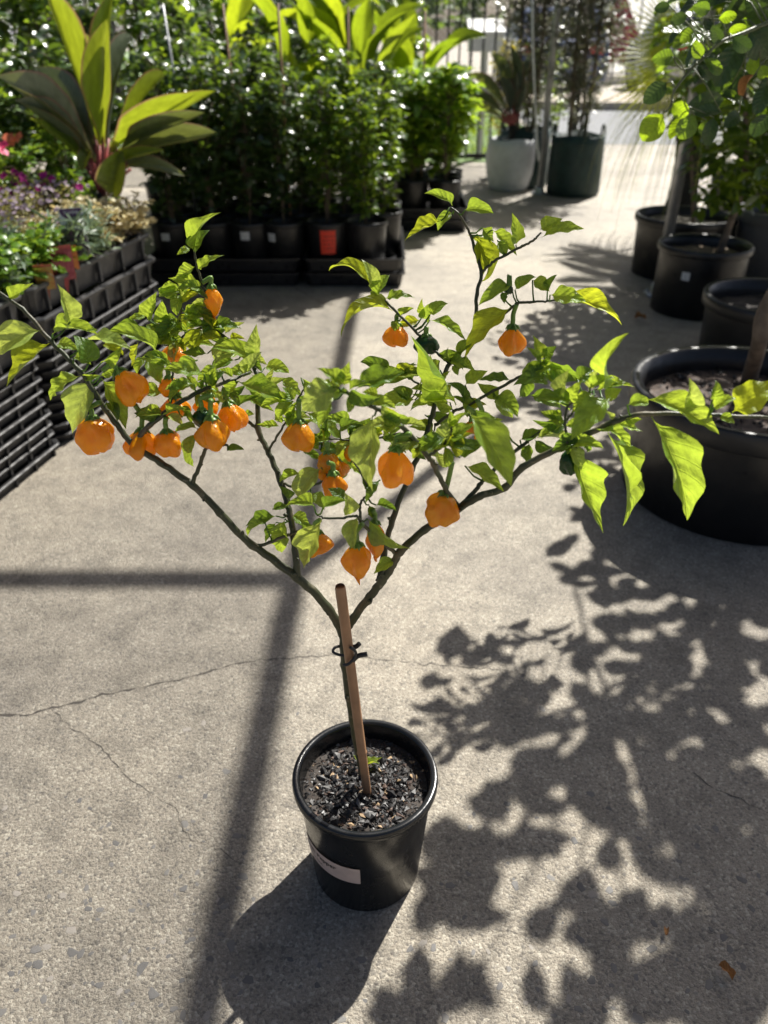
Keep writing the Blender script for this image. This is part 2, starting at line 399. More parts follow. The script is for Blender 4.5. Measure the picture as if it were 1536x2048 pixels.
# fallen leaves and litter
M_dead = leafmat('dead_leaf', (.30, .15, .05), (.35, .18, .05), .7, .25, .3)
deadm = leaf_mesh('fallen_leaf', prof_citrus, M_dead, 1.3, .8, .15, 2, .6, 8, 4, 5)
for (u, v, s, lab) in ((1462, 1966, .022, 'small orange dry leaf fallen on shaded concrete at lower right'), (1268, 640, .05, 'pale brown dry leaf lying on concrete beside the steel post'), (1332, 1862, .012, 'tiny brown leaf scrap lying in leaf shadow near lower right')):
    p = gp(u, v); o = link('fallen_leaf', deadm); o.location = (p.x, p.y, .006); o.scale = (s*.6, s, s); o.rotation_euler = (.1, .2, u*.37)
    tag(o, lab, 'leaf')
# ------------------------------------------------------------ steel frame of the shade structure with its mesh roof
ZT = 3.2; P2 = Vector((1.307, 3.72, 0)); P1 = Vector((1.203, 6.45, 0)); bd = Vector((.030, 1, 0)).normalized()
frame = empty('steel_pergola', P2, 'galvanised steel post frame of the shade roof, posts beside tree pots and bags', 'pergola')
def framepart(name, mb): o = mb.build(name, M_steel, frame); o.matrix_parent_inverse = Matrix.Translation(-P2); return o
for P, r in ((P2, .024), (P1, .024), (Vector((-3.2, 3.72, 0)), .024), (P2-bd*3.4, .024)):
    if P.y > 1.5:
        m = MB(); m.tube([P, P+Vector((0, 0, ZT))], r, 16); framepart('post', m)
        m = MB(); m.box(P.x-.055, P.x+.055, P.y-.05, P.y+.05, .0, .008); m.lathe([(r+.014, .008), (r+.012, .05), (r+.001, .052)], 16, P)
        for sx in (-1, 1):
            for sy in (-1, 1): m.lathe([(.009, .008), (.009, .018), (.0, .018)], 6, (P.x+sx*.04, P.y+sy*.035, 0))
        framepart('foot_plate', m)
m = MB(); m.tube([P2-bd*3.6+Vector((0, 0, ZT)), P2+bd*3.2+Vector((0, 0, ZT))], .03, 14); framepart('beam', m)
m = MB(); m.tube([P1+Vector((-.05, 0, ZT)), P2+bd*2.74+Vector((.04, 0, ZT))], .025, 12); framepart('cross_arm', m)
m = MB(); m.tube([P2+Vector((-4.6, 0, ZT-.0)), P2+Vector((0, 0, ZT))], .03, 14); framepart('beam', m)
def clothmat(name, f):
    t = NT(name); tr = t.new('ShaderNodeBsdfTransparent'); mx = t.new('ShaderNodeMixShader')
    t.b.inputs['Base Color'].default_value = (.03, .03, .03, 1); t.b.inputs['Roughness'].default_value = .8
    mx.inputs[0].default_value = f; t.l(tr.outputs[0], mx.inputs[1]); t.l(t.b.outputs[0], mx.inputs[2]); t.l(mx.outputs[0], t.out.inputs['Surface']); return t.m
for nm, s0, s1, f, lab in (('a', -3.5, 0, .34, 'thin open-weave shade cloth panel stretched overhead on the steel frame, nearer bay'), ('b', 0, 2.4, .32, 'open-weave shade cloth panel stretched overhead on the steel frame, farther bay')):
    a, c = P2+bd*s0, P2+bd*s1
    o = sheet('shade_cloth', [(-3.4, a.y), (a.x, a.y), (c.x, c.y), (-3.4, c.y)], ZT+.035, clothmat('shade_mesh_'+nm, f)); tag(o, lab, 'shade cloth')
# ------------------------------------------------------------ potted chilli plant in the foreground
I4 = Matrix.Identity(4)
def put(name, me, m, parent, mw=I4):
    o = bpy.data.objects.new(name, me); COL.objects.link(o)
    if m is not None and len(me.materials) == 0: me.materials.append(m)
    o.parent = parent; o.matrix_parent_inverse = Matrix.Translation(-parent.location); o.matrix_basis = mw; return o
PC = Vector((-.026, .727, 0))
chilli = empty('chilli_plant', PC, 'potted chilli plant with orange wrinkled fruit and bamboo cane in a black pot', 'chilli plant')
m = MB(); m.lathe([(.0, .006), (.074, .006), (.0745, .0), (.078, .002), (.0925, .176), (.0938, .1875)], 64); m.lathe([(.0900, .196), (.0870, .172), (.074, .012), (.0, .012)], 64)
pot = put('pot', m.mesh('pot', M_pot), None, chilli, Matrix.Translation(PC))
m = MB(); m.lathe([(.0930, .186), (.0985, .1868), (.1002, .189), (.1006, .196), (.0995, .2), (.0975, .2012), (.0925, .2005), (.0905, .198), (.0895, .188)], 72)
rim = link('rim', m.mesh('rim', M_pot), None, pot)
# paper label wrapped round the pot
def potr(z): return .078 + (z-.002)*(.0925-.078)/.174
def wrap(x, y, z0, a0, lift=.0006):          # label plane (metres) -> pot surface
    z = z0+y; r = potr(z)+lift; a = a0+x/.087; return (r*cos(a), r*sin(a), z)
A0 = radians(-127); ZL = .094
m = MB(); k = 24
for (x0, x1, y0, y1) in ((-.060, .050, -.017, .019),):
    vs = [wrap(x0+(x1-x0)*i/k, y, ZL, A0) for i in range(k+1) for y in (y0, y1)]
    m.add(vs, [(2*i, 2*i+2, 2*i+3, 2*i+1) for i in range(k)])
lab = link('label', m.mesh('label', M_stickp), None, pot)
def text_mesh(body, size, fn, bold=False):
    cu = bpy.data.curves.new('t', 'FONT'); cu.body = body; cu.size = size; cu.resolution_u = 2
    if bold: cu.offset = size*.018
    to = bpy.data.objects.new('t', cu); COL.objects.link(to); dg = bpy.context.evaluated_depsgraph_get(); dg.update()
    me = bpy.data.meshes.new_from_object(to.evaluated_get(dg)); bpy.data.objects.remove(to); bpy.data.curves.remove(cu)
    for v in me.vertices: v.co = fn(v.co.x, v.co.y)
    me.update(); return me
link('print', text_mesh('Chilli Pepper', .0125, lambda x, y: wrap(-.05+x, y+.003, ZL, A0, .0009), True), M_ink, pot)
link('print', text_mesh('very hot', .0095, lambda x, y: wrap(-.042+x, y-.009, ZL, A0, .0009)), M_ink, pot)
# potting mix
def rock_mesh(n, rad, zf, seed, m, size=(.0028, .0062), big=.15):
    r = random.Random(seed); mb = MB()
    base = [(0,0,1),(0,0,-1),(1,0,0),(-1,0,0),(0,1,0),(0,-1,0)]; fc = [(0,2,4),(0,4,3),(0,3,5),(0,5,2),(1,4,2),(1,3,4),(1,5,3),(1,2,5)]
    for i in range(n):
        rr = rad*sqrt(r.random()); q = r.uniform(0, 6.283); s = r.uniform(*size)*(1.7 if r.random() < big else 1)
        M = Matrix.Translation((rr*cos(q), rr*sin(q), zf(rr)+r.uniform(0, s*.8))) @ Matrix.Rotation(r.uniform(0, 6), 4, Vector((r.random()-.5, r.random()-.5, r.random())).normalized())
        sc = Vector((s, s*r.uniform(.3, .75), s*r.uniform(.3, .6))); mb.cur = r.choices([0, 1, 2, 3], [.78, .14, .03, .05])[0]
        mb.add([M @ Vector((p[0]*sc.x*r.uniform(.75, 1.2), p[1]*sc.y*r.uniform(.75, 1.2), p[2]*sc.z)) for p in base], fc)
    return mb.mesh('potting_mix', m, smooth=False)
M_chip = [plain('charcoal_chip', (.019, .018, .018), .5, .8, 90, .001), plain('bark_chip', (.085, .055, .042), .6, .5, 80, .001), plain('pale_chip', (.34, .24, .14), .8, .3, 80), plain('ash_chip', (.11, .108, .105), .8, .35, 80)]
m = MB(); m.lathe([(.0, .172), (.05, .171), (.0868, .1725)], 48); soil = put('soil', m.mesh('soil', M_soil), None, chilli, Matrix.Translation(PC))
mix = link('potting_mix', rock_mesh(4200, .0865, lambda r: .1705+.002*sin(60*r), 3, M_chip, (.0018, .0056), .08), None, soil); mix['kind'] = 'stuff'
# bamboo cane
cb = gp(735, 1588, .170); ct = at(680, 1172, .705); cd = (ct-cb); cl = cd.length; cd.normalize()
pts, rad = [], []
for t, r in ((-.03, .0060), (.0, .0062), (.20, .0064), (.228, .0066), (.236, .0076), (.244, .0066), (.6, .0066), (.97, .0068), (.992, .0066), (1.0, .0058)):
    pts.append(cb+cd*cl*t); rad.append(r*.92)
m = MB(); m.tube(pts, rad, 18, cap=False); m.tube([pts[-1]-cd*.004, pts[-1]-cd*.0035], [.0058, .0001], 18, cap=False)
cane = put('bamboo_cane', m.mesh('bamboo_cane', M_cane), None, chilli)
# branches: photo points with a distance each, then a radius in millimetres
BR = {
 'stem': [(724,1545,.733,5.2),(712,1480,.733,5.2),(697,1390,.733,5.3),(690,1330,.732,5.6),(686,1262,.73,6.6)],
 'l1': [(686,1268,.73,6.2),(655,1215,.73,6.0),(595,1155,.732,5.8),(505,1090,.735,4.9),(440,1025,.738,4.6),(385,970,.74,4.3),(320,925,.742,4.0),(266,888,.745,3.9),(230,845,.748,3.2),(195,795,.75,3.0),(160,742,.755,2.9),(100,680,.765,2.6),(45,618,.775,2.2),(-20,575,.785,1.9)],
 'l1b': [(266,888,.745,3.2),(300,850,.747,3.1),(345,815,.752,3.0),(400,782,.76,2.6),(450,765,.77,2.0),(500,745,.79,1.5)],
 'l1c': [(385,970,.74,2.8),(405,915,.738,2.4),(416,895,.737,2.0),(455,890,.735,1.4)],
 'l2': [(595,1155,.732,5.4),(590,1100,.74,4.4),(580,1030,.76,4.1),(560,960,.78,3.8),(535,900,.80,3.6),(517,860,.81,3.5),(516,800,.83,3.2),(513,745,.85,2.9),(485,705,.87,2.6),(450,675,.885,2.4),(415,655,.895,2.0),(375,668,.90,1.6),(345,690,.905,1.3)],
 'l2b': [(517,860,.81,2.4),(490,838,.815,2.0),(460,815,.82,1.6),(440,790,.825,1.2)],
 'l3': [(507,1094,.735,2.4),(540,1085,.738,2.1),(575,1070,.742,2.0),(600,1060,.748,1.4)],
 'l4': [(420,657,.895,2.0),(425,635,.895,1.8),(415,600,.895,1.8),(402,560,.895,1.7),(390,515,.895,1.4),(388,490,.895,1.0)],
 'l5': [(372,668,.90,1.5),(360,640,.90,1.4),(365,600,.90,1.2),(362,575,.90,1.0)],
 'l6': [(345,690,.905,1.5),(335,668,.905,1.4),(330,655,.905,1.2)],
 'l7': [(330,828,.75,1.8),(345,790,.76,1.5),(343,735,.77,1.3),(335,720,.775,1.0)],
 'r1': [(686,1268,.73,6.0),(705,1240,.728,6.0),(735,1200,.722,5.6),(765,1160,.715,5.6),(785,1130,.712,5.2),(800,1104,.708,4.9),(850,1060,.70,4.5),(915,1018,.69,4.7),(960,992,.682,4.2),(1010,975,.675,4.0),(1045,935,.668,3.8),(1140,885,.655,3.4),(1230,843,.645,3.0),(1290,828,.64,2.5),(1400,829,.632,2.0),(1540,835,.62,1.6)],
 'r2': [(758,1165,.72,4.2),(768,1110,.735,3.9),(785,1040,.755,3.8),(815,960,.775,3.6),(845,890,.80,3.4),(865,830,.82,3.3),(880,770,.845,3.1),(905,720,.865,2.9),(940,680,.88,2.8),(952,640,.89,2.5),(953,590,.90,2.4),(962,546,.91,2.3),(948,495,.92,2.0),(935,455,.93,1.7),(915,425,.935,1.4),(900,415,.94,1.0)],
 'r2b': [(962,546,.91,1.9),(985,525,.905,1.8),(1010,510,.90,1.7),(1045,493,.895,1.6),(1070,478,.89,1.4),(1082,465,.89,1.0)],
 'r2c': [(940,688,.88,2.0),(985,650,.87,1.9),(1030,610,.86,1.8),(1060,604,.855,1.6),(1095,602,.85,1.3),(1130,598,.845,1.0)],
 'r2d': [(898,726,.865,2.2),(865,697,.875,1.9),(829,661,.885,1.8),(785,617,.895,1.7),(760,592,.90,1.5),(738,568,.905,1.2)],
 'r2e': [(870,850,.815,2.2),(905,825,.80,2.0),(940,808,.79,1.9),(1020,764,.775,1.8),(1055,745,.765,1.6),(1082,727,.76,1.2)],
 'r3': [(918,1016,.69,3.2),(890,975,.68,3.0),(868,930,.67,2.9),(855,912,.668,2.9),(815,865,.66,2.7),(780,833,.652,2.5),(735,808,.645,2.2),(698,788,.64,1.8),(685,775,.638,1.3)],
 'r3b': [(857,912,.668,2.0),(880,895,.665,1.8),(898,872,.66,1.5),(905,850,.658,1.1)],
 'r4': [(926,1008,.688,2.8),(960,970,.695,2.5),(985,942,.70,2.3),(1040,895,.705,2.1),(1080,865,.71,1.9),(1120,850,.712,1.5),(1150,820,.715,1.2)],
 'r5': [(795,1110,.71,2.8),(770,1088,.70,2.5),(743,1066,.692,2.4),(722,1045,.688,2.0),(712,1032,.686,1.6),(690,1035,.688,1.5),(655,1037,.69,1.3),(635,1030,.692,1.1)],
 'r5b': [(722,1045,.688,1.8),(720,1010,.695,1.6),(735,985,.70,1.4),(725,950,.70,1.2),(705,920,.705,1.1)],
 'r6': [(880,795,.835,1.9),(840,770,.835,1.6),(805,750,.84,1.4),(775,752,.842,1.1)],
 'r7': [(845,885,.80,1.8),(800,868,.79,1.5),(740,880,.78,1.4),(700,880,.775,1.3),(660,878,.772,1.2),(645,885,.77,1.0)],
 'r8': [(1140,885,.655,1.6),(1130,850,.66,1.5),(1135,815,.665,1.3),(1165,790,.67,1.2),(1205,775,.675,1.0)],
 'r9': [(560,965,.78,1.8),(600,975,.765,1.6),(640,965,.752,1.5),(660,945,.745,1.4)],
 'r10': [(535,905,.80,1.8),(555,870,.79,1.5),(580,830,.785,1.4),(595,800,.782,1.2),(610,775,.78,1.0)],
}
def stemmat():
    t = NT('chilli_stem'); co = t.coord()
    c = t.ramp(t.noise(30, 5, co), [(.32, (.030, .036, .016)), (.52, (.048, .055, .022)), (.68, (.10, .082, .045))])
    c = t.mix(t.ramp(t.noise(120, 3, co), [(.62, 0), (.72, .5)]), c, (.25, .22, .15))
    t.l(c, t.b.inputs['Base Color']); t.b.inputs['Roughness'].default_value = .45
    t.l(t.bump(t.noise(140, 4, co), .5, .0012), t.b.inputs['Normal']); return t.m
M_stem = stemmat()
SAMP = []   # (u, v, Y, point)
for key, pl in BR.items():
    q = spline(pl, 7); r = random.Random(key); pts = []; rad = []
    for i, (u, v, Y, rr) in enumerate(q):
        p = at(u+r.gauss(0, .7), v+r.gauss(0, .7), Y); pts.append(p); node = 1.16 if i % 7 == 0 else 1
        rad.append(rr*.00088*node); SAMP.append((u, v, Y, p))
    m = MB(); m.tube(pts, rad, 10); put('stem' if key == 'stem' else 'branch', m.mesh('branch', M_stem), None, chilli)
    for i in range(5, len(pts)-3, 9):        # leaf scars and buds
        d = Vector((r.uniform(-1, 1), r.uniform(-1, 0), r.uniform(-.3, 1))).normalized()
        if rad[i] > .0018:
            mm = MB(); mm.tube([pts[i], pts[i]+d*rad[i]*1.5, pts[i]+d*rad[i]*2.1], [rad[i]*.55, rad[i]*.5, rad[i]*.15], 6); put('bud', mm.mesh('bud', M_stem), None, chilli)
def near(u, v):
    return min(SAMP, key=lambda s: (s[0]-u)**2+(s[1]-v)**2)
M_leaf = leafmat('chilli_leaf', (.15, .28, .045), (.47, .64, .05), .30, .48, .22, spec=.55)
M_leafy = leafmat('chilli_leaf_yellow', (.21, .30, .03), (.58, .66, .03), .4, .5, .18)
M_leafd = leafmat('chilli_leaf_dark', (.060, .145, .026), (.27, .42, .03), .30, .42, .2)
M_leafp = leafmat('chilli_leaf_pale', (.30, .43, .10), (.56, .68, .10), .30, .42, .15, spec=.7)
LV = {}
par = [(1.1,.45,.09,3),(.6,.35,.08,4),(1.6,.5,.10,3),(.3,.6,.11,4),(.9,.25,.10,5),(1.9,.4,.08,3),(-.4,.45,.09,4),(1.3,.7,.12,3)]
for mk, mm in (('g', M_leaf), ('y', M_leafy), ('d', M_leafd), ('p', M_leafp)):
    LV[mk] = [leaf_mesh('leaf', prof_chilli, mm, c, f, w*.55, k*.75, .4*((-1)**i), 20, 6, i+3, .05) for i, (c, f, w, k) in enumerate(par)]
def chilli_leaf(bu, bv, tu, tv, w, kind='g', Y=None, dy=None, flip=None, var=None):
    s = near(bu, bv); d2 = sqrt((s[0]-bu)**2+(s[1]-bv)**2)
    Y0 = (s[2] + random.uniform(-.015, .012)*min(1, d2/15)) if Y is None else Y
    if Y is None: tu += (tu-bu)*.14; tv += (tv-bv)*.14; w *= 1.06
    B = at(bu, bv, Y0); Lp = sqrt((tu-bu)**2+(tv-bv)**2)*zc(B)/FPX
    dY = random.uniform(-.4, .3)*Lp if dy is None else dy*Lp
    T = at(tu, tv, Y0+dY); L = (T-B).length; wp = w*zc(B)/FPX; W = max(wp*1.08, L*(random.uniform(.36, .46) if Y is None else .34))
    mw = leaf_mw(B, T, W, wp*.98/W, flip=(flip if flip else (1 if random.random() < .85 else -1)))
    o = put('leaf', LV[kind][random.randrange(8) if var is None else var], None, chilli, mw)
    if Y is None and d2 < 60 and (B-s[3]).length > .006:
        mid = B.lerp(s[3], .5)+Vector((0, 0, -.003)); tm = MB(); tm.tube([s[3], mid, B], [.0011, .0009, .0008], 6); put('petiole', tm.mesh('petiole', M_leafd), None, chilli)
    return o
LEAVES = '''14 598 60 570 25;141 643 118 577 42 p;84 660 -4 706 55 p;100 686 23 763 36 y;105 668 187 672 24;172 660 194 662 14;177 728 150 678 46;172 680 253 697 24 p;205 690 241 708 20 y;115 690 152 700 25;147 715 178 728 20;206 722 240 695 24;162 752 108 795 27;184 756 150 853 60 p;203 757 246 846 46;162 750 196 750 14;200 752 235 737 17;213 805 232 838 22 d;325 788 268 787 30;315 708 225 671 32;285 653 225 670 27 d;295 638 311 590 33;293 633 260 638 15;330 655 325 605 35;328 690 296 655 38;290 712 318 762 38;276 685 265 727 15 y;290 715 277 745 18;353 570 322 577 19;391 500 436 434 24;387 502 416 465 30;381 497 357 508 15;394 540 442 514 19;390 533 355 552 30;358 575 322 577 27;367 582 390 565 14;367 584 325 592 26;407 653 452 651 21 d;378 622 358 660 40 y;402 655 392 698 36 y;515 722 513 657 35 p;512 722 432 702 36;415 707 368 705 22;408 748 335 740 31;388 768 337 778 26;421 775 430 738 31;508 745 458 745 27;476 763 580 802 42;530 735 572 745 28;560 757 598 790 25;496 798 542 820 22;587 803 560 832 26;676 775 612 817 68 p;602 755 680 775 34;612 825 678 882 36;597 897 637 919 19 d;643 935 608 993 42 p;600 945 565 963 19;627 1010 577 1012 28;552 1032 498 1050 31 d;545 1018 577 1015 17 d;570 1038 565 1097 39;583 1030 615 1050 30;624 985 646 1016 28;646 1016 687 1003 25 d;643 1040 612 1125 56 p;552 1045 533 1082 19;530 1045 500 1070 15;398 862 390 925 24;455 900 484 900 15 d;395 857 355 865 15;365 835 390 840 11;452 782 487 770 21;460 797 478 785 26;745 832 745 964 66 p;715 868 680 955 48 y;697 925 725 950 17;712 778 797 748 46;770 762 815 755 40;913 810 833 688 44;842 765 858 715 36 p;830 800 760 802 40;758 790 728 785 25;900 805 830 820 30;765 832 802 850 29;868 862 822 855 27;850 830 905 858 27;832 872 880 915 35 p;930 932 998 977 31;870 905 885 932 19 p;870 790 900 770 31 y;985 790 1020 830 40;920 915 975 885 31 d;715 1033 712 1092 33 p;735 1037 813 1090 29;700 1030 690 990 35 p;752 1010 788 1020 19 d;722 953 735 980 17 d;738 1010 745 1035 19;790 1118 752 1145 27;905 725 930 732 24;905 412 856 390 20;930 420 980 426 30;905 425 880 458 22;882 442 818 476 25 y;955 468 965 540 43 y;935 470 957 553 24 y;985 460 1028 505 25;995 480 1010 510 24;965 455 985 480 27;1032 490 1025 433 29;1080 460 1120 440 31;1083 475 1158 460 25;1022 570 965 606 31;1003 583 1008 605 15;1030 580 1068 558 22;1065 560 1095 580 30;1095 580 1112 553 17;1100 590 1168 605 36;1128 602 1230 645 34 y;1022 615 937 712 46 y;860 630 892 610 25;860 640 922 675 21;848 628 845 600 17;900 722 930 735 25;1082 722 1057 698 17;1090 715 1110 695 26;1090 722 1158 760 40 d;1235 765 1255 678 28;1112 790 1135 745 33 p;1155 760 1185 745 35;1180 775 1225 758 23;1095 760 1035 770 42;1060 790 1115 815 33;990 795 1030 830 41;1130 843 1072 840 29 d;1255 810 1292 808 28;1427 815 1468 800 30;1437 832 1465 845 20;1425 800 1430 765 25;1375 808 1378 762 40 p;740 568 668 545 24 y;742 568 725 525 30 p;752 590 776 555 30;770 598 825 597 18;785 622 695 668 24 y;800 632 825 618 16;795 640 790 660 20;840 640 795 655 22 y;855 640 872 605 25;745 600 760 570 14;690 770 640 740 30;560 830 620 838 20;640 900 600 880 22;700 850 655 840 30;720 870 760 850 24;900 870 945 850 30;950 850 1000 840 34;940 830 925 790 30;1010 860 960 880 30;1040 880 1085 860 26 d;1000 800 960 770 30;930 770 970 745 30;880 740 850 725 26;1190 790 1150 820 30;1210 800 1240 780 28;820 800 790 780 28 d;800 830 770 870 26;680 860 720 850 26;665 800 640 850 28;540 790 500 775 28;440 740 400 760 26;470 720 430 735 28 d;480 760 450 790 26;395 720 360 745 26;375 760 345 800 22;580 1000 560 975 20 d;600 1060 640 1070 18;690 1000 660 980 26 d;760 960 735 1000 20 d'''
for ln in LEAVES.split(';'):
    f = ln.split(); nums = [float(x) for x in f[:5]]
    chilli_leaf(*nums, kind=f[5] if len(f) > 5 else ('d' if random.random() < .12 else 'g'))
# large leaves nearer the lens and on the right-hand branch
for a in ((935,822,1022,972,72,'g',.60,-.1),(950,815,975,880,44,'d',.62,-.1),(1222,795,1142,880,60,'g',.635,-.15),(1302,833,1374,1040,74,'g',.638,-.05),(1290,797,1438,868,48,'g',.636,-.1),(1148,898,1206,1066,64,'g',.652,-.05),(1215,865,1246,1052,20,'g',.648,0.),(1465,825,1575,765,70,'y',.625,-.1),(1200,850,1262,900,24,'g',.65,.1)):
    chilli_leaf(*a[:5], kind=a[5], Y=a[6], dy=a[7], flip=1, var=[1, 6, 4, 1, 4, 6, 1, 4, 1][int(a[0]) % 9])
# fill: small young leaves clustered at nodes of the thinner branches
r_ = random.Random(21); cand = [s for s in SAMP if 560 < s[0] < 1260 and 700 < s[1] < 900]
for i in range(125):
    s = r_.choice(cand); q = r_.uniform(0, 2*pi); d = r_.uniform(30, 74)
    chilli_leaf(s[0]+6*cos(q), s[1]+5*sin(q), s[0]+d*cos(q), s[1]+d*.7*sin(q), d*r_.uniform(.28, .5), kind=r_.choices('gdpy', [6, 3, 2, 1])[0])
cand2 = [s for s in SAMP if 240 < s[0] < 560 and 560 < s[1] < 830 and s[2] > .74]
for i in range(78):
    s = r_.choice(cand2); q = r_.uniform(0, 2*pi); d = r_.uniform(28, 62)
    chilli_leaf(s[0]+5*cos(q), s[1]+4*sin(q), s[0]+d*cos(q), s[1]+d*.75*sin(q), d*r_.uniform(.28, .5), kind=r_.choices('gdpy', [6, 2, 3, 1])[0])
for (bu, bv, tu, tv, w) in ((728,1530,765,1520,24),(730,1535,760,1545,20),(718,1455,735,1440,10),(715,1530,706,1510,14)):   # sprouts at the foot of the stem
    B = gp(bu, bv, .182); T = B + Vector(((tu-bu)*.0007, (bv-tv)*.0004, .012)); put('leaf', LV['y'][r_.randrange(8)], None, chilli, leaf_mw(B, T, w*.0007, .6))
# fruit
def fruitmat(name, a, b2, c3, tcol):
    t = NT(name); co = t.coord(); oi = t.new('ShaderNodeObjectInfo').outputs['Random']
    f = t.noise(2.4, 4, co); c = t.ramp(f, [(.28, a), (.5, b2), (.75, c3)])
    c = t.mix(t.math('MULTIPLY', oi, .35), c, a)
    c = t.mix(t.ramp(t.noise(11, 2, co), [(.72, 0), (.76, .5)]), c, (.45, .10, .01))
    t.l(c, t.b.inputs['Base Color']); t.b.inputs['Roughness'].default_value = .18; t.b.inputs['Specular IOR Level'].default_value = .5
    t.b.inputs['Subsurface Weight'].default_value = .35; t.b.inputs['Subsurface Radius'].default_value = (.006, .0025, .0008); t.b.inputs['Subsurface Scale'].default_value = .6
    t.b.inputs['Coat Weight'].default_value = .5; t.b.inputs['Coat Roughness'].default_value = .08
    t.l(t.bump(t.noise(6, 4, co), .25, .03), t.b.inputs['Normal'])
    tr = t.new('ShaderNodeBsdfTranslucent'); tr.inputs['Color'].default_value = (*tcol, 1); mx = t.new('ShaderNodeMixShader'); mx.inputs[0].default_value = .45
    t.l(t.b.outputs[0], mx.inputs[1]); t.l(tr.outputs[0], mx.inputs[2]); t.l(mx.outputs[0], t.out.inputs['Surface']); return t.m
M_fr = fruitmat('orange_fruit', (.95, .29, .005), (.99, .45, .010), (1.0, .57, .025), (1.0, .53, .008)); M_fg = fruitmat('green_fruit', (.012, .06, .008), (.02, .085, .012), (.03, .11, .02), (.03, .12, .01))
M_stalk = plain('fruit_stalk', (.15, .26, .04), .4, .3, 60, .0005)
def fruit_mesh(seed, lobes, depth, pinch, tail, m, bottom=.85):
    r = random.Random(seed); ph = [r.uniform(0, 6.28) for _ in range(8)]; n, k = 30, 22; vs = []; fs = []
    for i in range(k+1):
        t = i/k
        prof = (sin(pi*min(1, t**.72))**.62) if t < 1 else 0
        prof *= (1 - pinch*(1-t)**2.0) * (1 - .18*t*t)
        for j in range(n):
            q = 2*pi*j/n; g = sin(pi*t)**.7
            rr = .5*prof*(1 + depth*g*(abs(cos(lobes*q/2+ph[0]+.6*t))-.6) + .075*g*sin(2*q+5*t+ph[1]) + .06*g*sin(5*q-9*t+ph[2]) + .085*g*sin(3*q-4*t+ph[7]) + .035*g*sin(7*q+11*t+ph[5]) + .03*g*sin(9*q+13*t+ph[3]))
            z = -t - .05*g*cos(lobes*q+2*ph[0]) - .035*g*sin(2*q+ph[4])
            if t > bottom: z += (t-bottom)*(.9 if tail <= 0 else -.0)*(1-.4*cos(q+ph[5]))
            if i == 0: z += -.02
            vs.append((rr*cos(q)+.05*t*cos(ph[6]), rr*sin(q)*.92+.05*t*sin(ph[6]), z))
    for i in range(k):
        for j in range(n): fs.append((i*n+j, (i+1)*n+j, (i+1)*n+(j+1) % n, i*n+(j+1) % n))
    mb = MB(); mb.add(vs, fs)
    if tail > 0: mb.tube([(0, 0, -.93), (.03, 0, -1.05), (.07, .02, -1.05-tail)], [.09, .05, .008], 8)
    return mb.mesh('fruit', m)
FM = [fruit_mesh(1, 3, .52, .45, 0, M_fr, .78), fruit_mesh(2, 3, .62, .68, 0, M_fr, .76), fruit_mesh(3, 3, .55, .62, .14, M_fr, .8), fruit_mesh(4, 4, .40, .22, 0, M_fr, .8), fruit_mesh(5, 2, .40, .66, .05, M_fr), fruit_mesh(6, 4, .68, .5, 0, M_fr, .74)]
FG = [fruit_mesh(11, 4, .25, .2, 0, M_fg), fruit_mesh(12, 3, .22, .15, 0, M_fg)]
def fruit(u, v, w, h, su, sv, var, Y=None, tilt=(0, 0), green=False, spin=0):
    """u,v middle of the fruit, w,h its size in the photo, su,sv where the stalk leaves the branch"""
    s = near(su, sv); Y0 = s[2] if Y is None else Y; c = at(u, v, Y0); k = zc(c)/FPX; W, H = w*k*1.17, h*k*1.13
    ax = Matrix.Rotation(tilt[0], 4, 'Y') @ Matrix.Rotation(tilt[1]-.12, 4, 'X')
    top = c + (ax @ Vector((0, 0, H*.47)))
    mw = Matrix.Translation(top) @ ax @ Matrix.Rotation(spin, 4, 'Z') @ Matrix.Diagonal((W, W, H, 1))
    o = put('fruit', (FG if green else FM)[var], None, chilli, mw)
    up = (ax @ Vector((0, 0, 1))); e = s[3] if Y is None else at(su, sv, Y0)
    cal = top - up*H*.03; mid = cal + up*max(.010, (e-cal).length*.55)
    pts = spline([cal-up*.002, cal+up*.003, cal+up*.007, mid, e], 5); n = len(pts); sc = min(1, W/.038)
    rad = [.0072*sc, .0066*sc, .0048*sc, .0036*sc, .0032*sc] + [.0027]*(n-5)
    m = MB(); m.tube(pts, rad, 10)
    for q in range(5):
        a = q*1.2566; m.tube([cal+up*.003, cal+(ax @ Vector((cos(a)*.006*sc, sin(a)*.006*sc, .0005))), cal+(ax @ Vector((cos(a)*.0095*sc, sin(a)*.0095*sc, -.0035)))], [.002, .0018, .0005], 5)
    st = bpy.data.objects.new('stalk', m.mesh('stalk', M_stalk)); COL.objects.link(st); st.parent = o; st.matrix_parent_inverse = mw.inverted()
for a in ((191,873,68,76,200,805,3,.742),(262,776,66,78,205,742,1,.752,(-.55,0)),(425,601,39,54,405,565,4),(351,709,45,42,340,688,0),(340,775,40,40,350,740,3,.772),(353,817,52,50,360,790,5,.765),(285,890,66,62,270,810,5,.752,(.1,0),False,1),(336,890,56,56,332,835,3,.748,(0,0),False,2),(426,869,66,72,422,800,1,.738,(0,0),False,.8),(465,838,56,66,450,800,5,.775,(-.2,0)),(415,812,44,42,430,785,0,.79),(600,874,58,66,598,800,0,.765),(667,971,50,54,655,925,1,.735),(656,926,40,44,648,888,3,.75),(709,906,34,44,700,880,0,.765),(788,938,80,88,822,868,1,.655,(.1,0),False,2.2),(881,1021,62,74,904,925,3,.683,(.2,0)),(793,673,46,46,795,628,0),(1023,685,52,62,1036,606,1),(632,1087,62,54,640,1040,1,.705),(714,1120,60,72,725,1048,2,.682),(750,1078,42,74,745,1020,4,.70),(668,940,60,46,650,905,5,.758),(945,855,32,30,935,815,0,.775),(962,872,28,28,955,800,3,.77)):
    fruit(*a)
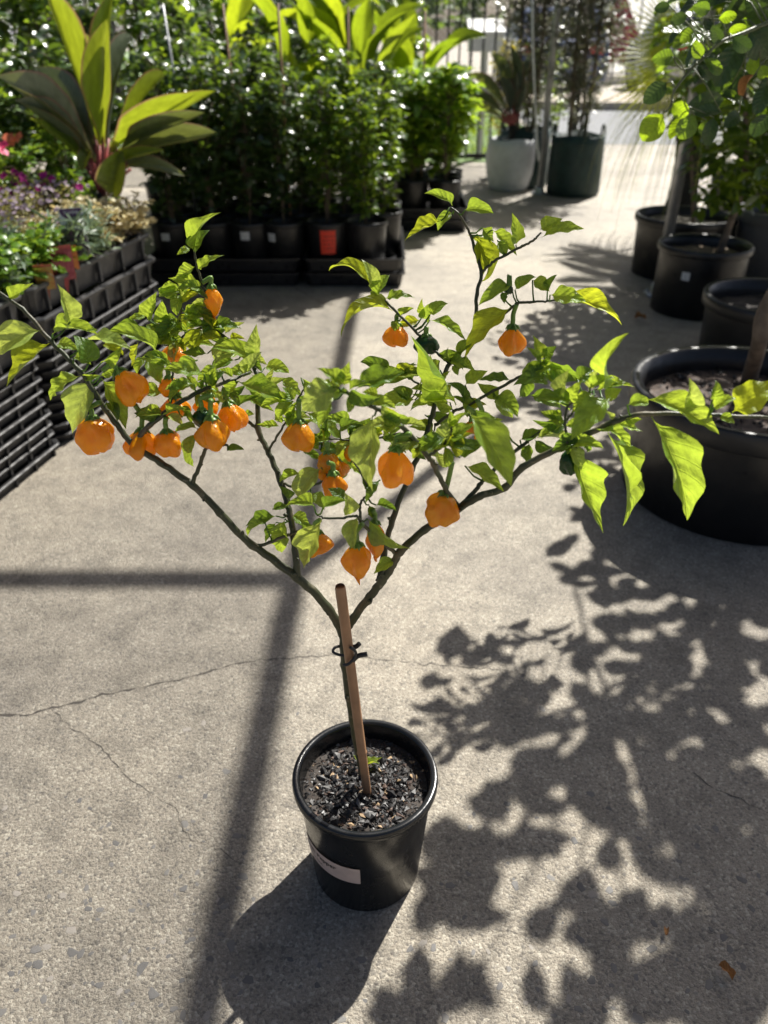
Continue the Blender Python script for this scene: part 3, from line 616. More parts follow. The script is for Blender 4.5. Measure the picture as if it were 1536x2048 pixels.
for a in ((405,838,38,38,425,790,0,.748),(852,692,46,40,850,680,1),(1140,926,42,54,1165,875,0,.66),(1017,580,17,19,1020,572,1,.86)):
    fruit(*a[:7], Y=a[7] if len(a) > 7 else None, green=True)
# plant clip round cane and stem
ca = at(700, 1312, .715); M_clip = plain('clip_plastic', (.02, .02, .022), .45, .2, 40)
def clp(pp, r): return spline([at(u, v, y) for u, v, y in pp], 6), r
m = MB()
for pp, r in (([(690,1292,.735),(672,1294,.728),(666,1303,.722),(676,1309,.716),(690,1312,.712)], .0018), ([(700,1294,.70),(710,1302,.70),(711,1312,.70),(704,1322,.698),(695,1329,.698),(687,1330,.70)], .0019), ([(702,1295,.712),(712,1293,.712),(719,1287,.712)], .0030), ([(706,1321,.704),(716,1312,.704),(734,1308,.704)], .0030)):
    q, r = clp(pp, r); m.tube(q, r, 8)
put('plant_clip', m.mesh('plant_clip', M_clip), None, chilli)
# ------------------------------------------------------------ plant factories
def grow(seed, H, z0, R, n, L, stems=2, shape='col', spread=.8, wl=.5, droop=.2, twig=(.08, .18), lean=(0, 0)):
    """random shrub or tree: stems, twigs, leaves along the twigs. Returns leaf arrays and a wood MB"""
    r = random.Random(seed); wood = MB(); B, D, N, LL = [], [], [], []; S = []
    for k in range(stems):
        q = r.uniform(0, 6.28); rr = r.uniform(0, R*.25) if stems > 1 else 0
        p = [Vector((rr*.3*cos(q), rr*.3*sin(q), 0))]
        for i in range(1, 8):
            t = i/7; p.append(Vector((rr*cos(q)*t*2+r.gauss(0, .012)+lean[0]*t, rr*sin(q)*t*2+r.gauss(0, .012)+lean[1]*t, H*t*r.uniform(.96, 1.02))))
        wood.tube(p, [max(.0016, .0075*(H**.8)*(1-.8*i/7)) for i in range(8)], 7); S.append(p)
    made = 0
    while made < n:
        p = r.choice(S); h = r.random()**.85; h = z0/H + (1-z0/H)*h; f = h*7; i = min(6, int(f)); a = p[i].lerp(p[i+1], f-i)
        hh = (a.z-z0)/max(.01, H-z0)
        prof = {'col': min(1, .55+hh*1.3)*(1-.55*max(0, hh-.7)/.3), 'ball': sqrt(max(.05, 1-(2*hh-1)**2)), 'cone': 1-.75*hh}[shape]
        q = r.uniform(0, 6.28); ln = min(R*prof*r.uniform(.35, 1.05), r.uniform(*twig)*3); d = Vector((cos(q), sin(q), r.uniform(.1, .9)*spread)).normalized()
        e = a + d*ln; wood.tube([a, a.lerp(e, .5)+Vector((0, 0, -.01*ln)), e], [.0022, .0017, .0009], 4, cap=False)
        kk = max(3, int(ln/(L*.42))+2)
        for j in range(kk):
            t = .25+.75*(j+r.random()*.6)/kk; b = a.lerp(e, min(1, t)); q2 = r.uniform(0, 6.28)
            dd = (d*.7 + Vector((cos(q2), sin(q2), r.uniform(-.6, .5)-droop))*.8).normalized()
            nn = Vector((r.gauss(0, .45), r.gauss(0, .45), 1)); B.append(b); D.append(dd); N.append(nn); LL.append(L*r.uniform(.6, 1.15)); made += 1
    return np.array(B), np.array(D), np.array(N), np.array(LL), wood
def plant_meshes(seed, mat, H, z0, R, n, L, asp=.5, woodm=None, curl=.3, fold=.3, **kw):
    B, D, N, LL, wood = grow(seed, H, z0, R, n, L, **kw)
    return foliage_mesh('foliage', B, D, N, LL, LL*asp, mat, curl, fold), wood.mesh('stem', woodm or M_stalkwood)
def pot_mesh(r, h, lip=.012, lh=.03, taper=.86):
    m = MB(); m.lathe([(0, .004), (r*taper-.01, .004), (r*taper-.006, .0), (r*taper, .003), (r-lip*.7, h-lh)], 40)
    m.lathe([(r-lip*.7, h-lh), (r-.002, h-lh+.001), (r, h-lh+.005), (r, h-.005), (r-.003, h), (r-lip*.6, h), (r-lip, h-.004), (r-lip-.006, h-lh), (r*taper-.012, .03)], 40); return m
def soil_mesh(r, z, m, bumps=.006, seed=0):
    rr = random.Random(seed); mb = MB(); pr = [(0.0001, z+bumps)]
    n = 28; vs = [(0, 0, z+bumps)]; fs = []
    for i in range(1, 5):
        for k in range(n): vs.append((r*i/4*cos(2*pi*k/n), r*i/4*sin(2*pi*k/n), z+rr.uniform(-bumps, bumps)))
    for k in range(n): fs.append((0, 1+k, 1+(k+1) % n))
    for i in range(3):
        for k in range(n): a = 1+i*n; fs.append((a+k, a+n+k, a+n+(k+1) % n, a+(k+1) % n))
    mb.add(vs, fs); return mb.mesh('soil', m)
def sticker(parent, r0, a, z, w, h, mat, taper_r=None, name='sticker'):
    """paper label on a round pot: r0 pot radius there, a direction"""
    m = MB(); k = 6; vs = []
    for i in range(k+1):
        q = a + (i/k-.5)*w/r0
        for j, zz in enumerate((z-h/2, z+h/2)):
            rr = (r0 if not taper_r or j else taper_r)+.0012; vs.append((rr*cos(q), rr*sin(q), zz))
    m.add(vs, [(2*i, 2*i+2, 2*i+3, 2*i+1) for i in range(k)]); me = m.mesh(name, mat)
    ul = me.uv_layers.new(name='UVMap')
    for p in me.polygons:
        for li in p.loop_indices: vi = me.loops[li].vertex_index; ul.data[li].uv = ((vi//2)/k, vi % 2)
    return link(name, me, None, parent)
M_cam = leafmat('camellia_leaf', (.042, .090, .034), (.22, .38, .03), .30, .28, .35, veins=False, spec=1.0)
M_cam2 = leafmat('glossy_leaf_mid', (.065, .145, .034), (.32, .50, .03), .27, .38, .35, veins=False, spec=.7)
M_bright = leafmat('bright_leaf', (.10, .22, .03), (.38, .58, .03), .30, .45, .3, veins=False, spec=.6)
M_cit = leafmat('citrus_leaf', (.040, .105, .022), (.30, .50, .02), .28, .35, .3, spec=.7)
M_citf = leafmat('citrus_leaf_far', (.030, .075, .020), (.24, .40, .02), .26, .32, .35, veins=False, spec=.7)
M_olive = leafmat('olive_leaf', (.105, .125, .085), (.20, .24, .10), .34, .3, .3, veins=False, spec=.6)
M_gold = leafmat('golden_leaf', (.20, .22, .03), (.55, .52, .03), .4, .4, .4, veins=False)
M_ginger = leafmat('ginger_leaf', (.075, .17, .02), (.34, .48, .02), .35, .5, .45, spec=.5)
M_cordy = leafmat('cordyline_leaf', (.12, .19, .06), (.48, .60, .03), .30, .45, .18, edge=(.40, .20, .12), spec=.6, vein_col=(.07, .12, .05))
M_cordyd = leafmat('cordyline_leaf_dark', (.15, .20, .15), (.20, .24, .04), .30, .3, .2, edge=(.30, .16, .12), spec=1.0)
M_red = plain('red_petiole', (.36, .09, .085), .4, .3, 30)
# ------------------------------------------------------------ glossy shrubs in black pots on low trays (background, left of middle)
PR, PH = .105, .215
pmesh = pot_mesh(PR, PH, .009, .022, .84).mesh('pot', M_potb); smesh = soil_mesh(PR-.012, PH-.03, M_soil)
shr = [plant_meshes(100+i, M_cam if i < 4 else M_cam2, random.uniform(.82, .90), .06, .17, 640, .074, .50, stems=3) for i in range(6)]
gshr = 'glossy shrubs in black pots on the low trays'
def shrub(loc, var, label, group, mesh=None, s=1, rz=None, potm=None, group_ok=True):
    t = empty('potted_shrub', loc, label, 'shrub', group, random.uniform(0, 6.28) if rz is None else rz)
    link('pot', potm or pmesh, None, t); link('soil', smesh, None, t)
    fo, st = (mesh or shr)[var]
    for nm, me in (('foliage', fo), ('stem', st)):
        o = link(nm, me, None, t); o.location.z = PH-.03; o.scale = (s, s, s)
    return t
# low stacked trays under them
def ring(mb, x0, x1, y0, y1, prof, r=.02):
    """walls of a rectangular tray from a profile of (outward offset, height)"""
    n = len(prof); vs = []
    for o, z in prof:
        a, b_, c, d = x0-o, x1+o, y0-o, y1+o; k = r
        vs += [(a+k, c, z), (b_-k, c, z), (b_, c+k, z), (b_, d-k, z), (b_-k, d, z), (a+k, d, z), (a, d-k, z), (a, c+k, z)]
    fs = []
    for i in range(n-1):
        for j in range(8): j2 = (j+1) % 8; fs.append((i*8+j, i*8+j2, (i+1)*8+j2, (i+1)*8+j))
    mb.add(vs, fs); return vs
M_trayd = blackplastic('low_tray_plastic', (.014, .014, .016), .30, .22)
for li, (x0, x1, y0, y1) in enumerate(((-1.16, -.415, 3.85, 4.62), (-.39, .10, 3.85, 4.62), (.06, .53, 5.10, 5.75))):
    for lay in range(2):
        z = lay*.069
        t = empty('low_tray', ((x0+x1)/2, y0, z), [['long low black tray on the concrete, bottom of the left pair', 'long low black tray holding shrub pots, top of the left pair'], ['short low black tray on the concrete, bottom of the right pair', 'short low black tray holding the red stickered pot, top of the right pair'], ['low black tray on the concrete under the bright green shrubs', 'low black tray holding the bright green shrubs farther back']][li][lay], 'tray', 'low black trays under the shrubs')
        cx = (x0+x1)/2; hx = (x1-x0)/2; dy = y1-y0
        m = MB(); ring(m, -hx, hx, 0, dy, [(-.016, .004), (-.006, .062), (-.003, .066)]); ring(m, -hx, hx, 0, dy, [(-.006, .066), (-.012, .062), (-.020, .006)])
        m.box(-hx+.02, hx-.02, .02, dy-.02, .003, .007); m.build('tray_wall', M_trayd, t, smooth=False)
        m = MB(); ring(m, -hx, hx, 0, dy, [(-.003, .060), (.004, .060), (.004, .0675), (-.006, .0675)]); m.build('rim', M_trayd, t, smooth=False)
zt = .07+.007
ordn = ['first', 'second', 'third', 'fourth', 'fifth', 'sixth']
xs = [at(u, 480, 3.98).x for u in (348, 428, 503, 570, 655, 733)]
for i, x in enumerate(xs):
    sh = shrub((x, 3.975, zt), i % 4 if i < 4 else 4+(i % 2), '%s potted glossy shrub from the left in the front row on the low trays' % ordn[i], gshr, rz=0, s=.84-.035*i)
    rr = lambda z: .0882+.0544*z
    aa = radians(-90-8)
    if i == 0: sticker(sh, rr(.17), aa, .155, .040, .034, M_stick, rr(.14))
    if i == 2: sticker(sh, rr(.18), aa, .160, .044, .038, M_stick, rr(.14))
    if i == 3: sticker(sh, rr(.17), aa-.45, .15, .042, .038, M_stick, rr(.13))
    if i == 4: sticker(sh, rr(.18), radians(-84), .13, .075, .11, M_stickr, rr(.08))
    for ch in sh.children:
        if ch.name.split('.')[0] in ('foliage', 'stem'): ch.rotation_euler.z = random.uniform(0, 6.28)
for j, yy in enumerate((4.22, 4.47)):
    for i in range(6):
        o1 = ordn[i]; x = -1.03 + i*.205 + (j % 2)*.07 + random.uniform(-.02, .02)
        if x > .0 and j == 0: x = .0
        shrub((min(x, -.01), yy, zt), random.randrange(6), '%s glossy potted shrub from the left in the %s row on the low trays' % (o1, ['second', 'third'][j]), gshr, s=(.86-.03*i)*random.uniform(.84, 1.16))
bshr = [plant_meshes(140+i, M_bright, .60, .05, .20, 400, .088, .5, stems=3) for i in range(2)]
for i, (x, y) in enumerate(((.17, 5.22), (.38, 5.22), (.42, 5.62), (.19, 5.43), (.40, 5.42))):
    sh = shrub((x, y, zt), i % 2, ('bright green potted shrub behind the others on the farther low tray' if i > 2 else ['bright green potted shrub at the left front of the farther tray', 'bright green potted shrub at the right front of the farther tray', 'bright green potted shrub at the very back of the farther tray'][i]), 'bright green shrubs on the farther tray', mesh=bshr)
    if i == 0: sticker(sh, .097, radians(-96), .14, .035, .03, M_stick, .0955)
    if i == 1: sticker(sh, .0975, radians(-96), .15, .035, .03, M_stick, .096)
# taller shrubs behind and at the far left
tall = [plant_meshes(160+i, M_cam2 if i % 2 else M_cam, 1.05, .06, .23, 760, .08, .48, stems=3) for i in range(3)]
for i, (x, y, s) in enumerate(((-2.15, 3.5, 1.0), (-1.75, 3.75, 1.05), (-1.45, 4.2, 1.0), (-2.2, 4.3, 1.2), (-1.75, 4.7, 1.15), (-1.2, 5.0, .85), (-.85, 4.95, .75), (-1.5, 5.6, 1.2), (-2.4, 5.4, 1.35), (-1.42, 3.72, .8), (-1.32, 3.5, .62), (-1.75, 3.3, .85), (-1.9, 5.2, 1.4), (-2.7, 4.6, 1.4), (-1.35, 6.1, 1.35), (-3.0, 5.5, 1.5), (-2.7, 3.9, 1.25), (-1.6, 3.45, .6), (-2.05, 3.0, .7), (-.95, 6.0, 1.2), (-.55, 6.3, 1.15), (-.2, 6.5, 1.1), (.12, 6.45, 1.05), (-1.05, 4.85, .95), (-.65, 4.85, .88), (-.3, 4.8, .80))):
    shrub((x, y, 0), i % 3, ['tall dark glossy shrub at the far left edge behind the flowers', 'tall glossy shrub behind the cordyline', None][0 if i == 0 else 1 if i == 2 else 2] or 'tall dark glossy shrub in the crowd behind the low trays', 'tall shrubs behind the low trays', mesh=tall, s=s)
for i, (x, y, d) in enumerate(((at(372, 250, 4.15).x, 4.15, (-.04, 0)), (at(480, 250, 4.1).x, 4.1, (-.03, 0)), (at(570, 250, 4.08).x, 4.08, (0, 0)), (at(845, 250, 5.3).x, 5.3, (0, 0)), (at(690, 100, 4.6).x, 4.6, (.02, 0)))):
    m = MB(); m.tube([(0, 0, 0), (d[0], d[1], .95)], .0055, 8); o = m.build('garden_stake', M_cane if i != 0 else M_steel, smooth=True); o.location = (x, y, zt+.15)
    tag(o, ['thin grey stake leaning among the glossy shrubs by the cordyline', 'thin bamboo stake behind the white stickered pots', 'thin bamboo stake rising between the glossy shrubs in the middle', 'thin brown stake in the bright green shrubs', 'thin bamboo stake in the shrubs below the broad yellow-green leaves'][i], 'stake', 'stakes among the shrubs')
# ------------------------------------------------------------ broad-leaved plants glowing against the light
gl = [leaf_mesh('leaf', prof_lance, M_ginger, c, .3, .02, 2, tw, 12, 4, i, .01) for i, (c, tw) in enumerate(((.5, .3), (.9, -.4), (.2, .1)))]
def broad(base, n, L, H, label, seed, exp_=()):
    r = random.Random(seed); t = empty('broad_leaf_plant', base, label, 'plant', 'broad-leaved plants behind the shrubs')
    m = MB(); m.lathe([(0, 0), (.11, 0), (.13, .25), (.135, .26), (.12, .26), (.115, .22), (0, .22)], 28); link('pot', m.mesh('pot', M_potb), None, t)
    for i in range(n):
        q = r.uniform(0, 6.28); h = H*r.uniform(.55, 1); B = Vector((r.gauss(0, .05), r.gauss(0, .05), .22)); top = Vector((cos(q)*.12+B.x, sin(q)*.12+B.y, h))
        mm = MB(); mm.tube([B, B.lerp(top, .6)+Vector((0, 0, .05)), top], [.008, .006, .004], 6); link('stalk', mm.mesh('stalk', M_ginger), None, t)
        l = L*r.uniform(.75, 1.15); T = top + Vector((cos(q)*.5, sin(q)*.5, r.uniform(.1, 1.0))).normalized()*l
        o = link('leaf', gl[r.randrange(3)], None, t); o.matrix_local = leaf_mw(top, T, l*r.uniform(.26, .34), n=Vector((-cos(q)*.6, -sin(q)*.6+r.uniform(-.5, .2), .7)))
broad((-.50, 5.05, 0), 15, .38, 1.05, 'broad-leaved plant with large yellow-green leaves left of the fence gap', 5)
broad((-.12, 5.15, 0), 18, .42, 1.05, 'broad-leaved plant with the brightest yellow-green leaves at top middle', 6)
broad((.20, 5.95, 0), 15, .42, 1.08, 'broad-leaved plant with upright yellow-green leaves next to the black fence', 7)
broad((-.95, 5.35, 0), 11, .44, 1.05, 'darker broad-leaved plant above the shrubs at upper left', 8)
# ------------------------------------------------------------ stacked black trays at the left with seedlings on top
SC = Vector((-.815, 2.86, 0)); sd = Vector((-.196, -.98, 0)).normalized(); sn = Vector((sd.y, -sd.x, 0))
MS = Matrix(((sd.x, sn.x, 0, SC.x), (sd.y, sn.y, 0, SC.y), (0, 0, 1, 0), (0, 0, 0, 1)))
LT, DT, PZ = .755, .50, .0335
def layer_meshes():
    m = MB(); ring(m, 0, LT, 0, DT, [(-.0125, .0005), (-.004, PZ-.008), (-.003, PZ-.006)], .03); m.box(.03, LT-.03, .03, DT-.03, .002, .006)
    ring(m, 0, LT, 0, DT, [(-.006, PZ-.002), (-.018, .006)], .03); wall = m.mesh('tray_wall', M_tray, False)
    m = MB(); ring(m, 0, LT, 0, DT, [(-.004, PZ-.007), (.003, PZ-.007), (.0035, PZ-.003), (.0, PZ-.001), (-.007, PZ-.001)], .03); rim_ = m.mesh('rim', M_tray, False)
    m = MB(); m.box(-.004, .004, .001, .016, .001, PZ-.008); lug = m.mesh('lug', M_tray, False); return wall, rim_, lug
wl_, rm_, lg_ = layer_meshes()
M_traytop = blackplastic('top_tray_plastic', (.036, .037, .040), .40, .45)
def deep_meshes(h):
    m = MB(); ring(m, 0, LT, 0, DT, [(-.020, .002), (-.006, h-.014), (-.004, h-.012)], .03); ring(m, 0, LT, 0, DT, [(-.010, h-.006), (-.012, h-.012), (-.026, .008)], .03); m.box(.02, LT-.02, .02, DT-.02, .003, .008)
    wall = m.mesh('tray_wall', M_traytop, False)
    m = MB(); ring(m, 0, LT, 0, DT, [(-.006, h-.016), (.003, h-.015), (.006, h-.006), (.003, h-.001), (-.006, h), (-.012, h-.004)], .03); rim_ = m.mesh('rim', M_traytop, False)
    m = MB(); m.box(-.0035, .0035, -.004, .010, .008, h-.016); rib = m.mesh('rib', M_traytop, False); return wall, rim_, rib
dw, dr, drb = deep_meshes(.086)
for si, (s0, nm) in enumerate(((0, 'far'), (.772, 'near'))):
    for k in range(9):
        t = empty('stacked_tray', (0, 0, 0), ('black ribbed tray, number %s from the ground in the %s stack at the left' % (['one', 'two', 'three', 'four', 'five', 'six', 'seven', 'eight', 'nine'][k], 'farther' if si == 0 else 'nearer')), 'tray', 'ribbed trays stacked at the left')
        t.matrix_world = MS @ Matrix.Translation((s0+random.uniform(-.01, .01), random.uniform(-.008, .008), k*PZ))
        link('tray_wall', wl_, None, t); link('rim', rm_, None, t)
        for j in range(8): o = link('lug', lg_, None, t); o.location = (.05+j*.0935, .0, 0)
    for k in range(2):
        t = empty('deep_tray', (0, 0, 0), 'deep black tray %s in the %s stack at the left' % ('under the top one' if k == 0 else 'of seedlings on top', 'farther' if si == 0 else 'nearer'), 'tray', 'deep trays on the stacks')
        t.matrix_world = MS @ Matrix.Translation((s0+random.uniform(-.006, .006), random.uniform(-.003, .003)+.004*k, 9*PZ+k*.0865))
        link('tray_wall', dw, None, t); link('rim', dr, None, t)
        for j in range(5 if k else 7): o = link('rib', drb, None, t); o.location = (.08+j*(.148 if k else .1), -.0, 0)
ZF = 9*PZ+.0865+.009
# bench and tray behind the stacks
t = empty('tray_bench', (0, 0, 0), 'dark bench behind the seedling trays carrying the pink flowering plants', 'bench'); t.matrix_world = MS @ Matrix.Translation((-.32, DT+.04, 0))
m = MB(); m.box(0, 1.7, 0, .5, .49, .52); m.build('bench_top', M_trayd, t, False)
for x in (.05, 1.6):
    for y in (.03, .43): m = MB(); m.box(x, x+.05, y, y+.05, 0, .49); m.build('leg', M_trayd, t, False)
t = empty('deep_tray', (0, 0, 0), 'deep black tray of pink flowers on the dark bench', 'tray', 'deep trays on the stacks'); t.matrix_world = MS @ Matrix.Translation((-.29, DT+.045, .521)); link('tray_wall', dw, None, t); link('rim', dr, None, t)
# small square pots
def sqpot(s, h):
    m = MB(); ring(m, -s, s, -s, s, [(-s*.25, 0), (-.002, h-.012), (.002, h-.011), (.002, h), (-.003, h), (-.004, h-.02), (-s*.28, .01)], .006); m.box(-s*.7, s*.7, -s*.7, s*.7, .001, .004); return m.mesh('pot', M_potb, False)
spm = sqpot(.042, .085); ssoil = MB().box(-.036, .036, -.036, .036, .06, .068).mesh('soil', M_soil, False)
M_parsley = leafmat('parsley_leaf', (.13, .28, .035), (.40, .62, .05), .35, .4, .3, veins=False); M_thyme = leafmat('thyme_leaf', (.24, .25, .08), (.42, .42, .10), .5, .35, .35, veins=False)
M_cream = leafmat('cream_heath_leaf', (.80, .70, .46), (.70, .60, .30), .5, .35, .35, veins=False); M_silver = leafmat('silver_leaf', (.16, .24, .16), (.25, .36, .15), .4, .3, .25, veins=False)
def petal(name, c): return leafmat(name, c, tuple(min(1, x*1.2) for x in c), .5, .35, .2, veins=False)
M_pink = petal('pink_petal', (.80, .05, .20)); M_coral = petal('coral_petal', (.85, .20, .10)); M_mag = petal('magenta_petal', (.45, .015, .26)); M_lil = petal('lilac_petal', (.50, .40, .52)); M_orange = petal('orange_petal', (.75, .10, .02))
def tuft(seed, n, R, H, L, asp, m, up=.6):
    r = random.Random(seed); B, D, N, LL = [], [], [], []; w = MB()
    for k in range(26):
        q = r.uniform(0, 6.28); e = Vector((cos(q)*R*r.random()**.6, sin(q)*R*r.random()**.6, H*r.uniform(.5, 1))); a = Vector((r.gauss(0, .01), r.gauss(0, .01), .06)); mid = a.lerp(e, .5)+Vector((0, 0, .02))
        pl = spline([a, mid, e], 5); w.tube(pl, .0011, 4, cap=False)
        for j in range(n//26):
            p = Vector(pl[r.randrange(2, len(pl))]); q2 = r.uniform(0, 6.28); B.append(p); D.append((cos(q2), sin(q2), r.uniform(-.2, .9)*up)); N.append((r.gauss(0, .5), r.gauss(0, .5), 1)); LL.append(L*r.uniform(.6, 1.2))
    return foliage_mesh('foliage', B, D, N, np.array(LL), np.array(LL)*asp, m, .3, .2), w.mesh('stem', M_stalkwood)
def flowers(seed, n, R, z0, z1, size, m):
    r = random.Random(seed); B, D, N = [], [], []
    for k in range(n):
        q = r.uniform(0, 6.28); rr = R*r.random()**.5; c = Vector((cos(q)*rr, sin(q)*rr, r.uniform(z0, z1))); nn = Vector((r.gauss(0, .4), -.7+r.gauss(0, .3), .8)).normalized(); a = nn.orthogonal().normalized(); b_ = nn.cross(a)
        for j in range(5): t_ = j*1.2566; B.append(c); D.append(a*cos(t_)+b_*sin(t_)+nn*.15); N.append(nn)
    if n > 20: return foliage_mesh('flowers', B, D, N, size, size*.85, m, .15, .1, (.45, .85, .8, .95))
    return [foliage_mesh('flower', B[k*5:k*5+5], D[k*5:k*5+5], N[k*5:k*5+5], size, size*.85, m, .15, .1, (.45, .85, .8, .95)) for k in range(n)]
herb = {'parsley': tuft(1, 520, .085, .17, .022, .75, M_parsley), 'thyme': tuft(2, 900, .085, .21, .012, .5, M_thyme), 'cream': tuft(3, 1100, .09, .17, .018, .45, M_cream, .9), 'silver': tuft(4, 420, .08, .17, .05, .14, M_silver, 1.1), 'petunia': tuft(5, 420, .09, .15, .024, .5, M_parsley), 'olive': tuft(6, 800, .09, .17, .012, .45, M_thyme)}
def seedling(kind, loc, label, fl=None, group='seedlings in the trays'):
    t = empty('seedling_pot', loc, label, 'seedling', group, random.uniform(-.15, .15)+.2); link('pot', spm, None, t); link('soil', ssoil, None, t)
    fo, st = herb[kind]; link('foliage', fo, None, t); link('stem', st, None, t)
    for ch in t.children:
        if ch.name.split('.')[0] in ('foliage', 'stem'): ch.scale = (1.25, 1.25, 1.3); ch.location.z = -.022; ch.rotation_euler.z = random.uniform(0, 6.28)
    if isinstance(fl, list):
        for me in fl: o = link('flower', me, None, t); o.scale = (1.2, 1.2, 1.2)
    elif fl: o = link('flowers', fl, None, t); o['kind'] = 'stuff'; o.scale = (1.25, 1.25, 1.25)
    return t
lil = flowers(1, 24, .08, .14, .2, .006, M_lil); pk = flowers(2, 6, .06, .15, .18, .017, M_pink); co_ = flowers(3, 3, .05, .15, .18, .02, M_coral); mg = flowers(4, 6, .09, .12, .17, .011, M_mag); org = flowers(5, 6, .07, .12, .16, .015, M_orange)
def ps(s, d, z): return MS @ Vector((s, d, z))
rows = []
for i, kind in enumerate(('cream', 'cream', 'cream', 'cream', 'silver', 'parsley', 'parsley', 'parsley', 'parsley')):
    for j in range(3):
        s = .055 + i*.098; d = .062 + j*.115; k2 = kind if j == 0 else {'cream': 'cream' if j == 1 else 'thyme', 'silver': 'olive', 'parsley': ('silver' if i % 2 else 'parsley') if j == 1 else 'thyme'}[kind]
        if i == 3 and j == 0: k2 = 'silver'
        if j == 2 and i > 3: k2 = 'thyme'
        lab = {'cream': 'cream flowering heath seedling in small square pot near the far end of the tray', 'thyme': 'lilac flowering thyme seedling in the inner rows of the tray', 'silver': 'silvery narrow-leaved seedling in the tray at the left', 'parsley': 'bright green parsley-like seedling at the near end of the tray', 'olive': 'olive green fine-leaved seedling in the inner row of the tray'}[k2]
        lab = {'cream': 'cream heath', 'thyme': 'lilac flowering thyme', 'silver': 'silvery narrow-leaved', 'parsley': 'bright green parsley-like', 'olive': 'olive fine-leaved'}[k2] + ' seedling, %s from the far end in the %s row of the tray' % (['first', 'second', 'third', 'fourth', 'fifth', 'sixth', 'seventh', 'eighth', 'ninth'][i], ['front', 'second', 'third'][j])
        seedling(k2, ps(s, d, ZF), lab, lil if k2 in ('thyme', 'olive') else None)
for i in range(4):
    seedling('thyme', ps(.30+i*.13, .41, ZF), 'lilac flowering thyme seedling, %s from the far end in the back row of the tray' % ['first', 'second', 'third', 'fourth'][i], lil)
for i, (s, d, z, kind, fl, lab, g_) in enumerate(((-.02, .61, .53, 'petunia', pk, 'bright pink flowering seedling at the left edge on the dark bench', 1), (.12, .62, .53, 'petunia', pk, 'bright pink flowering seedling nearest the left edge of the photo', 1), (-.17, .61, .53, 'petunia', co_, 'coral flowering seedling on the dark bench left of the cordyline', 1), (-.10, .72, .53, 'petunia', None, 'leafy seedling without flowers behind the pink ones', 1), (.24, .64, .53, 'petunia', pk, 'pink flowering seedling at the near end of the bench tray', 1),
        (.03, .43, ZF, 'olive', mg, 'tall magenta flowering seedling left of the cordyline stem', 1.25), (.13, .41, ZF, 'olive', mg, 'magenta flowering seedling in the back row of the tray', 1.2), (.06, .32, ZF, 'petunia', mg, 'magenta flowering seedling in front of the cordyline', 1.15), (-.06, .47, ZF, 'petunia', mg, 'tall magenta flowering seedling at the far inner corner', 1.3))):
    if s < 0 and z == ZF: s = .015
    t = seedling(kind, ps(s, d, z), lab, fl)
    for ch in t.children:
        if ch.name.split('.')[0] in ('foliage', 'stem', 'flower'): ch.scale = (ch.scale.x*(1+.25*(g_-1)), ch.scale.y*(1+.25*(g_-1)), ch.scale.z*g_)
# round black pot with a white sticker at the near end of the tray
t = empty('potted_herb', ps(.80, .06, ZF), 'round black pot with white sticker and feathery herb at the left edge', 'herb'); m = pot_mesh(.043, .10, .006, .012, .8); link('pot', m.mesh('pot', M_pot), None, t); link('foliage', herb['silver'][0], None, t); link('stem', herb['silver'][1], None, t)
sticker(t, .0395, radians(-62), .052, .032, .046, M_stick, .037)
# picture tags stuck in the seedlings
def pictag(s_, d_, h, w, hgt, label, mats, tilt, rz, kind):
    """thin plastic card on a point"""
    p = ps(s_, d_, h); t = empty('plant_tag', (p.x, p.y, h), label, 'plant tag', 'picture tags in the trays', rz); t.rotation_euler = (tilt, 0, rz)
    m = MB(); m.box(-w/2, w/2, -.0008, .0008, 0, hgt); m.add([(-w*.15, 0, 0), (w*.15, 0, 0), (0, 0, -.05)], [(0, 1, 2)]); m.build('card', mats[0], t, False)
    if kind == 'arc':
        m = MB(); n = 14; vs = [(-w/2, -.0014, hgt-.001), (w/2, -.0014, hgt-.001)] + [(w/2*cos(pi*i/n)*.92, -.0014, hgt-.004-sin(pi*i/n)*hgt*.2) for i in range(n+1)]
        m.add(vs, [(0, *range(len(vs)-1, 1, -1)[:0], 1, *range(2, n+3))]); m.build('header', mats[1], t, False)
        me = text_mesh('THYME', w*.2, lambda x, y: (x-w*.31, -.002, hgt-.017+y)); link('print', me, M_white, t)
    m = MB(); m.box(-w*.46, w*.46, -.0016, -.001, hgt*.02, hgt*(.55 if kind == 'arc' else .9)); m.build('picture', mats[2], t, False)
def picmat(name, a, b_, c): 
    t = NT(name); co = t.coord(); t.l(t.ramp(t.noise(85, 4, co, .7), [(.35, a), (.52, b_), (.68, c)]), t.b.inputs['Base Color']); t.b.inputs['Roughness'].default_value = .35; return t.m
M_purple = plain('purple_print', (.09, .03, .11), .4, .15)
pictag(.45, .022, ZF+.095, .068, .135, 'white and purple plant tag standing among the heath seedlings', (M_white, M_purple, picmat('purple_photo', (.05, .02, .05), (.16, .07, .16), (.28, .2, .3))), -.12, .35, 'arc')
pictag(.56, .012, ZF+.052, .06, .10, 'dark red plant tag leaning at the front of the tray', (plain('red_card', (.35, .05, .05), .4), None, picmat('red_photo', (.22, .02, .03), (.32, .05, .08), (.40, .12, .10))), .15, .55, 'x')
pictag(.515, .008, ZF+.07, .035, .07, 'small orange plant tag behind the dark red one', (plain('orange_card', (.55, .14, .03), .4), None, picmat('orange_photo', (.5, .08, .02), (.6, .2, .03), (.65, .35, .05))), .1, .6, 'x')
pictag(.66, .012, ZF+.05, .05, .075, 'rust and yellow plant tag at the front edge of the tray', (plain('rust_card', (.35, .08, .04), .4), None, picmat('autumn_photo', (.30, .06, .02), (.45, .28, .05), (.10, .14, .05))), .2, .5, 'x')
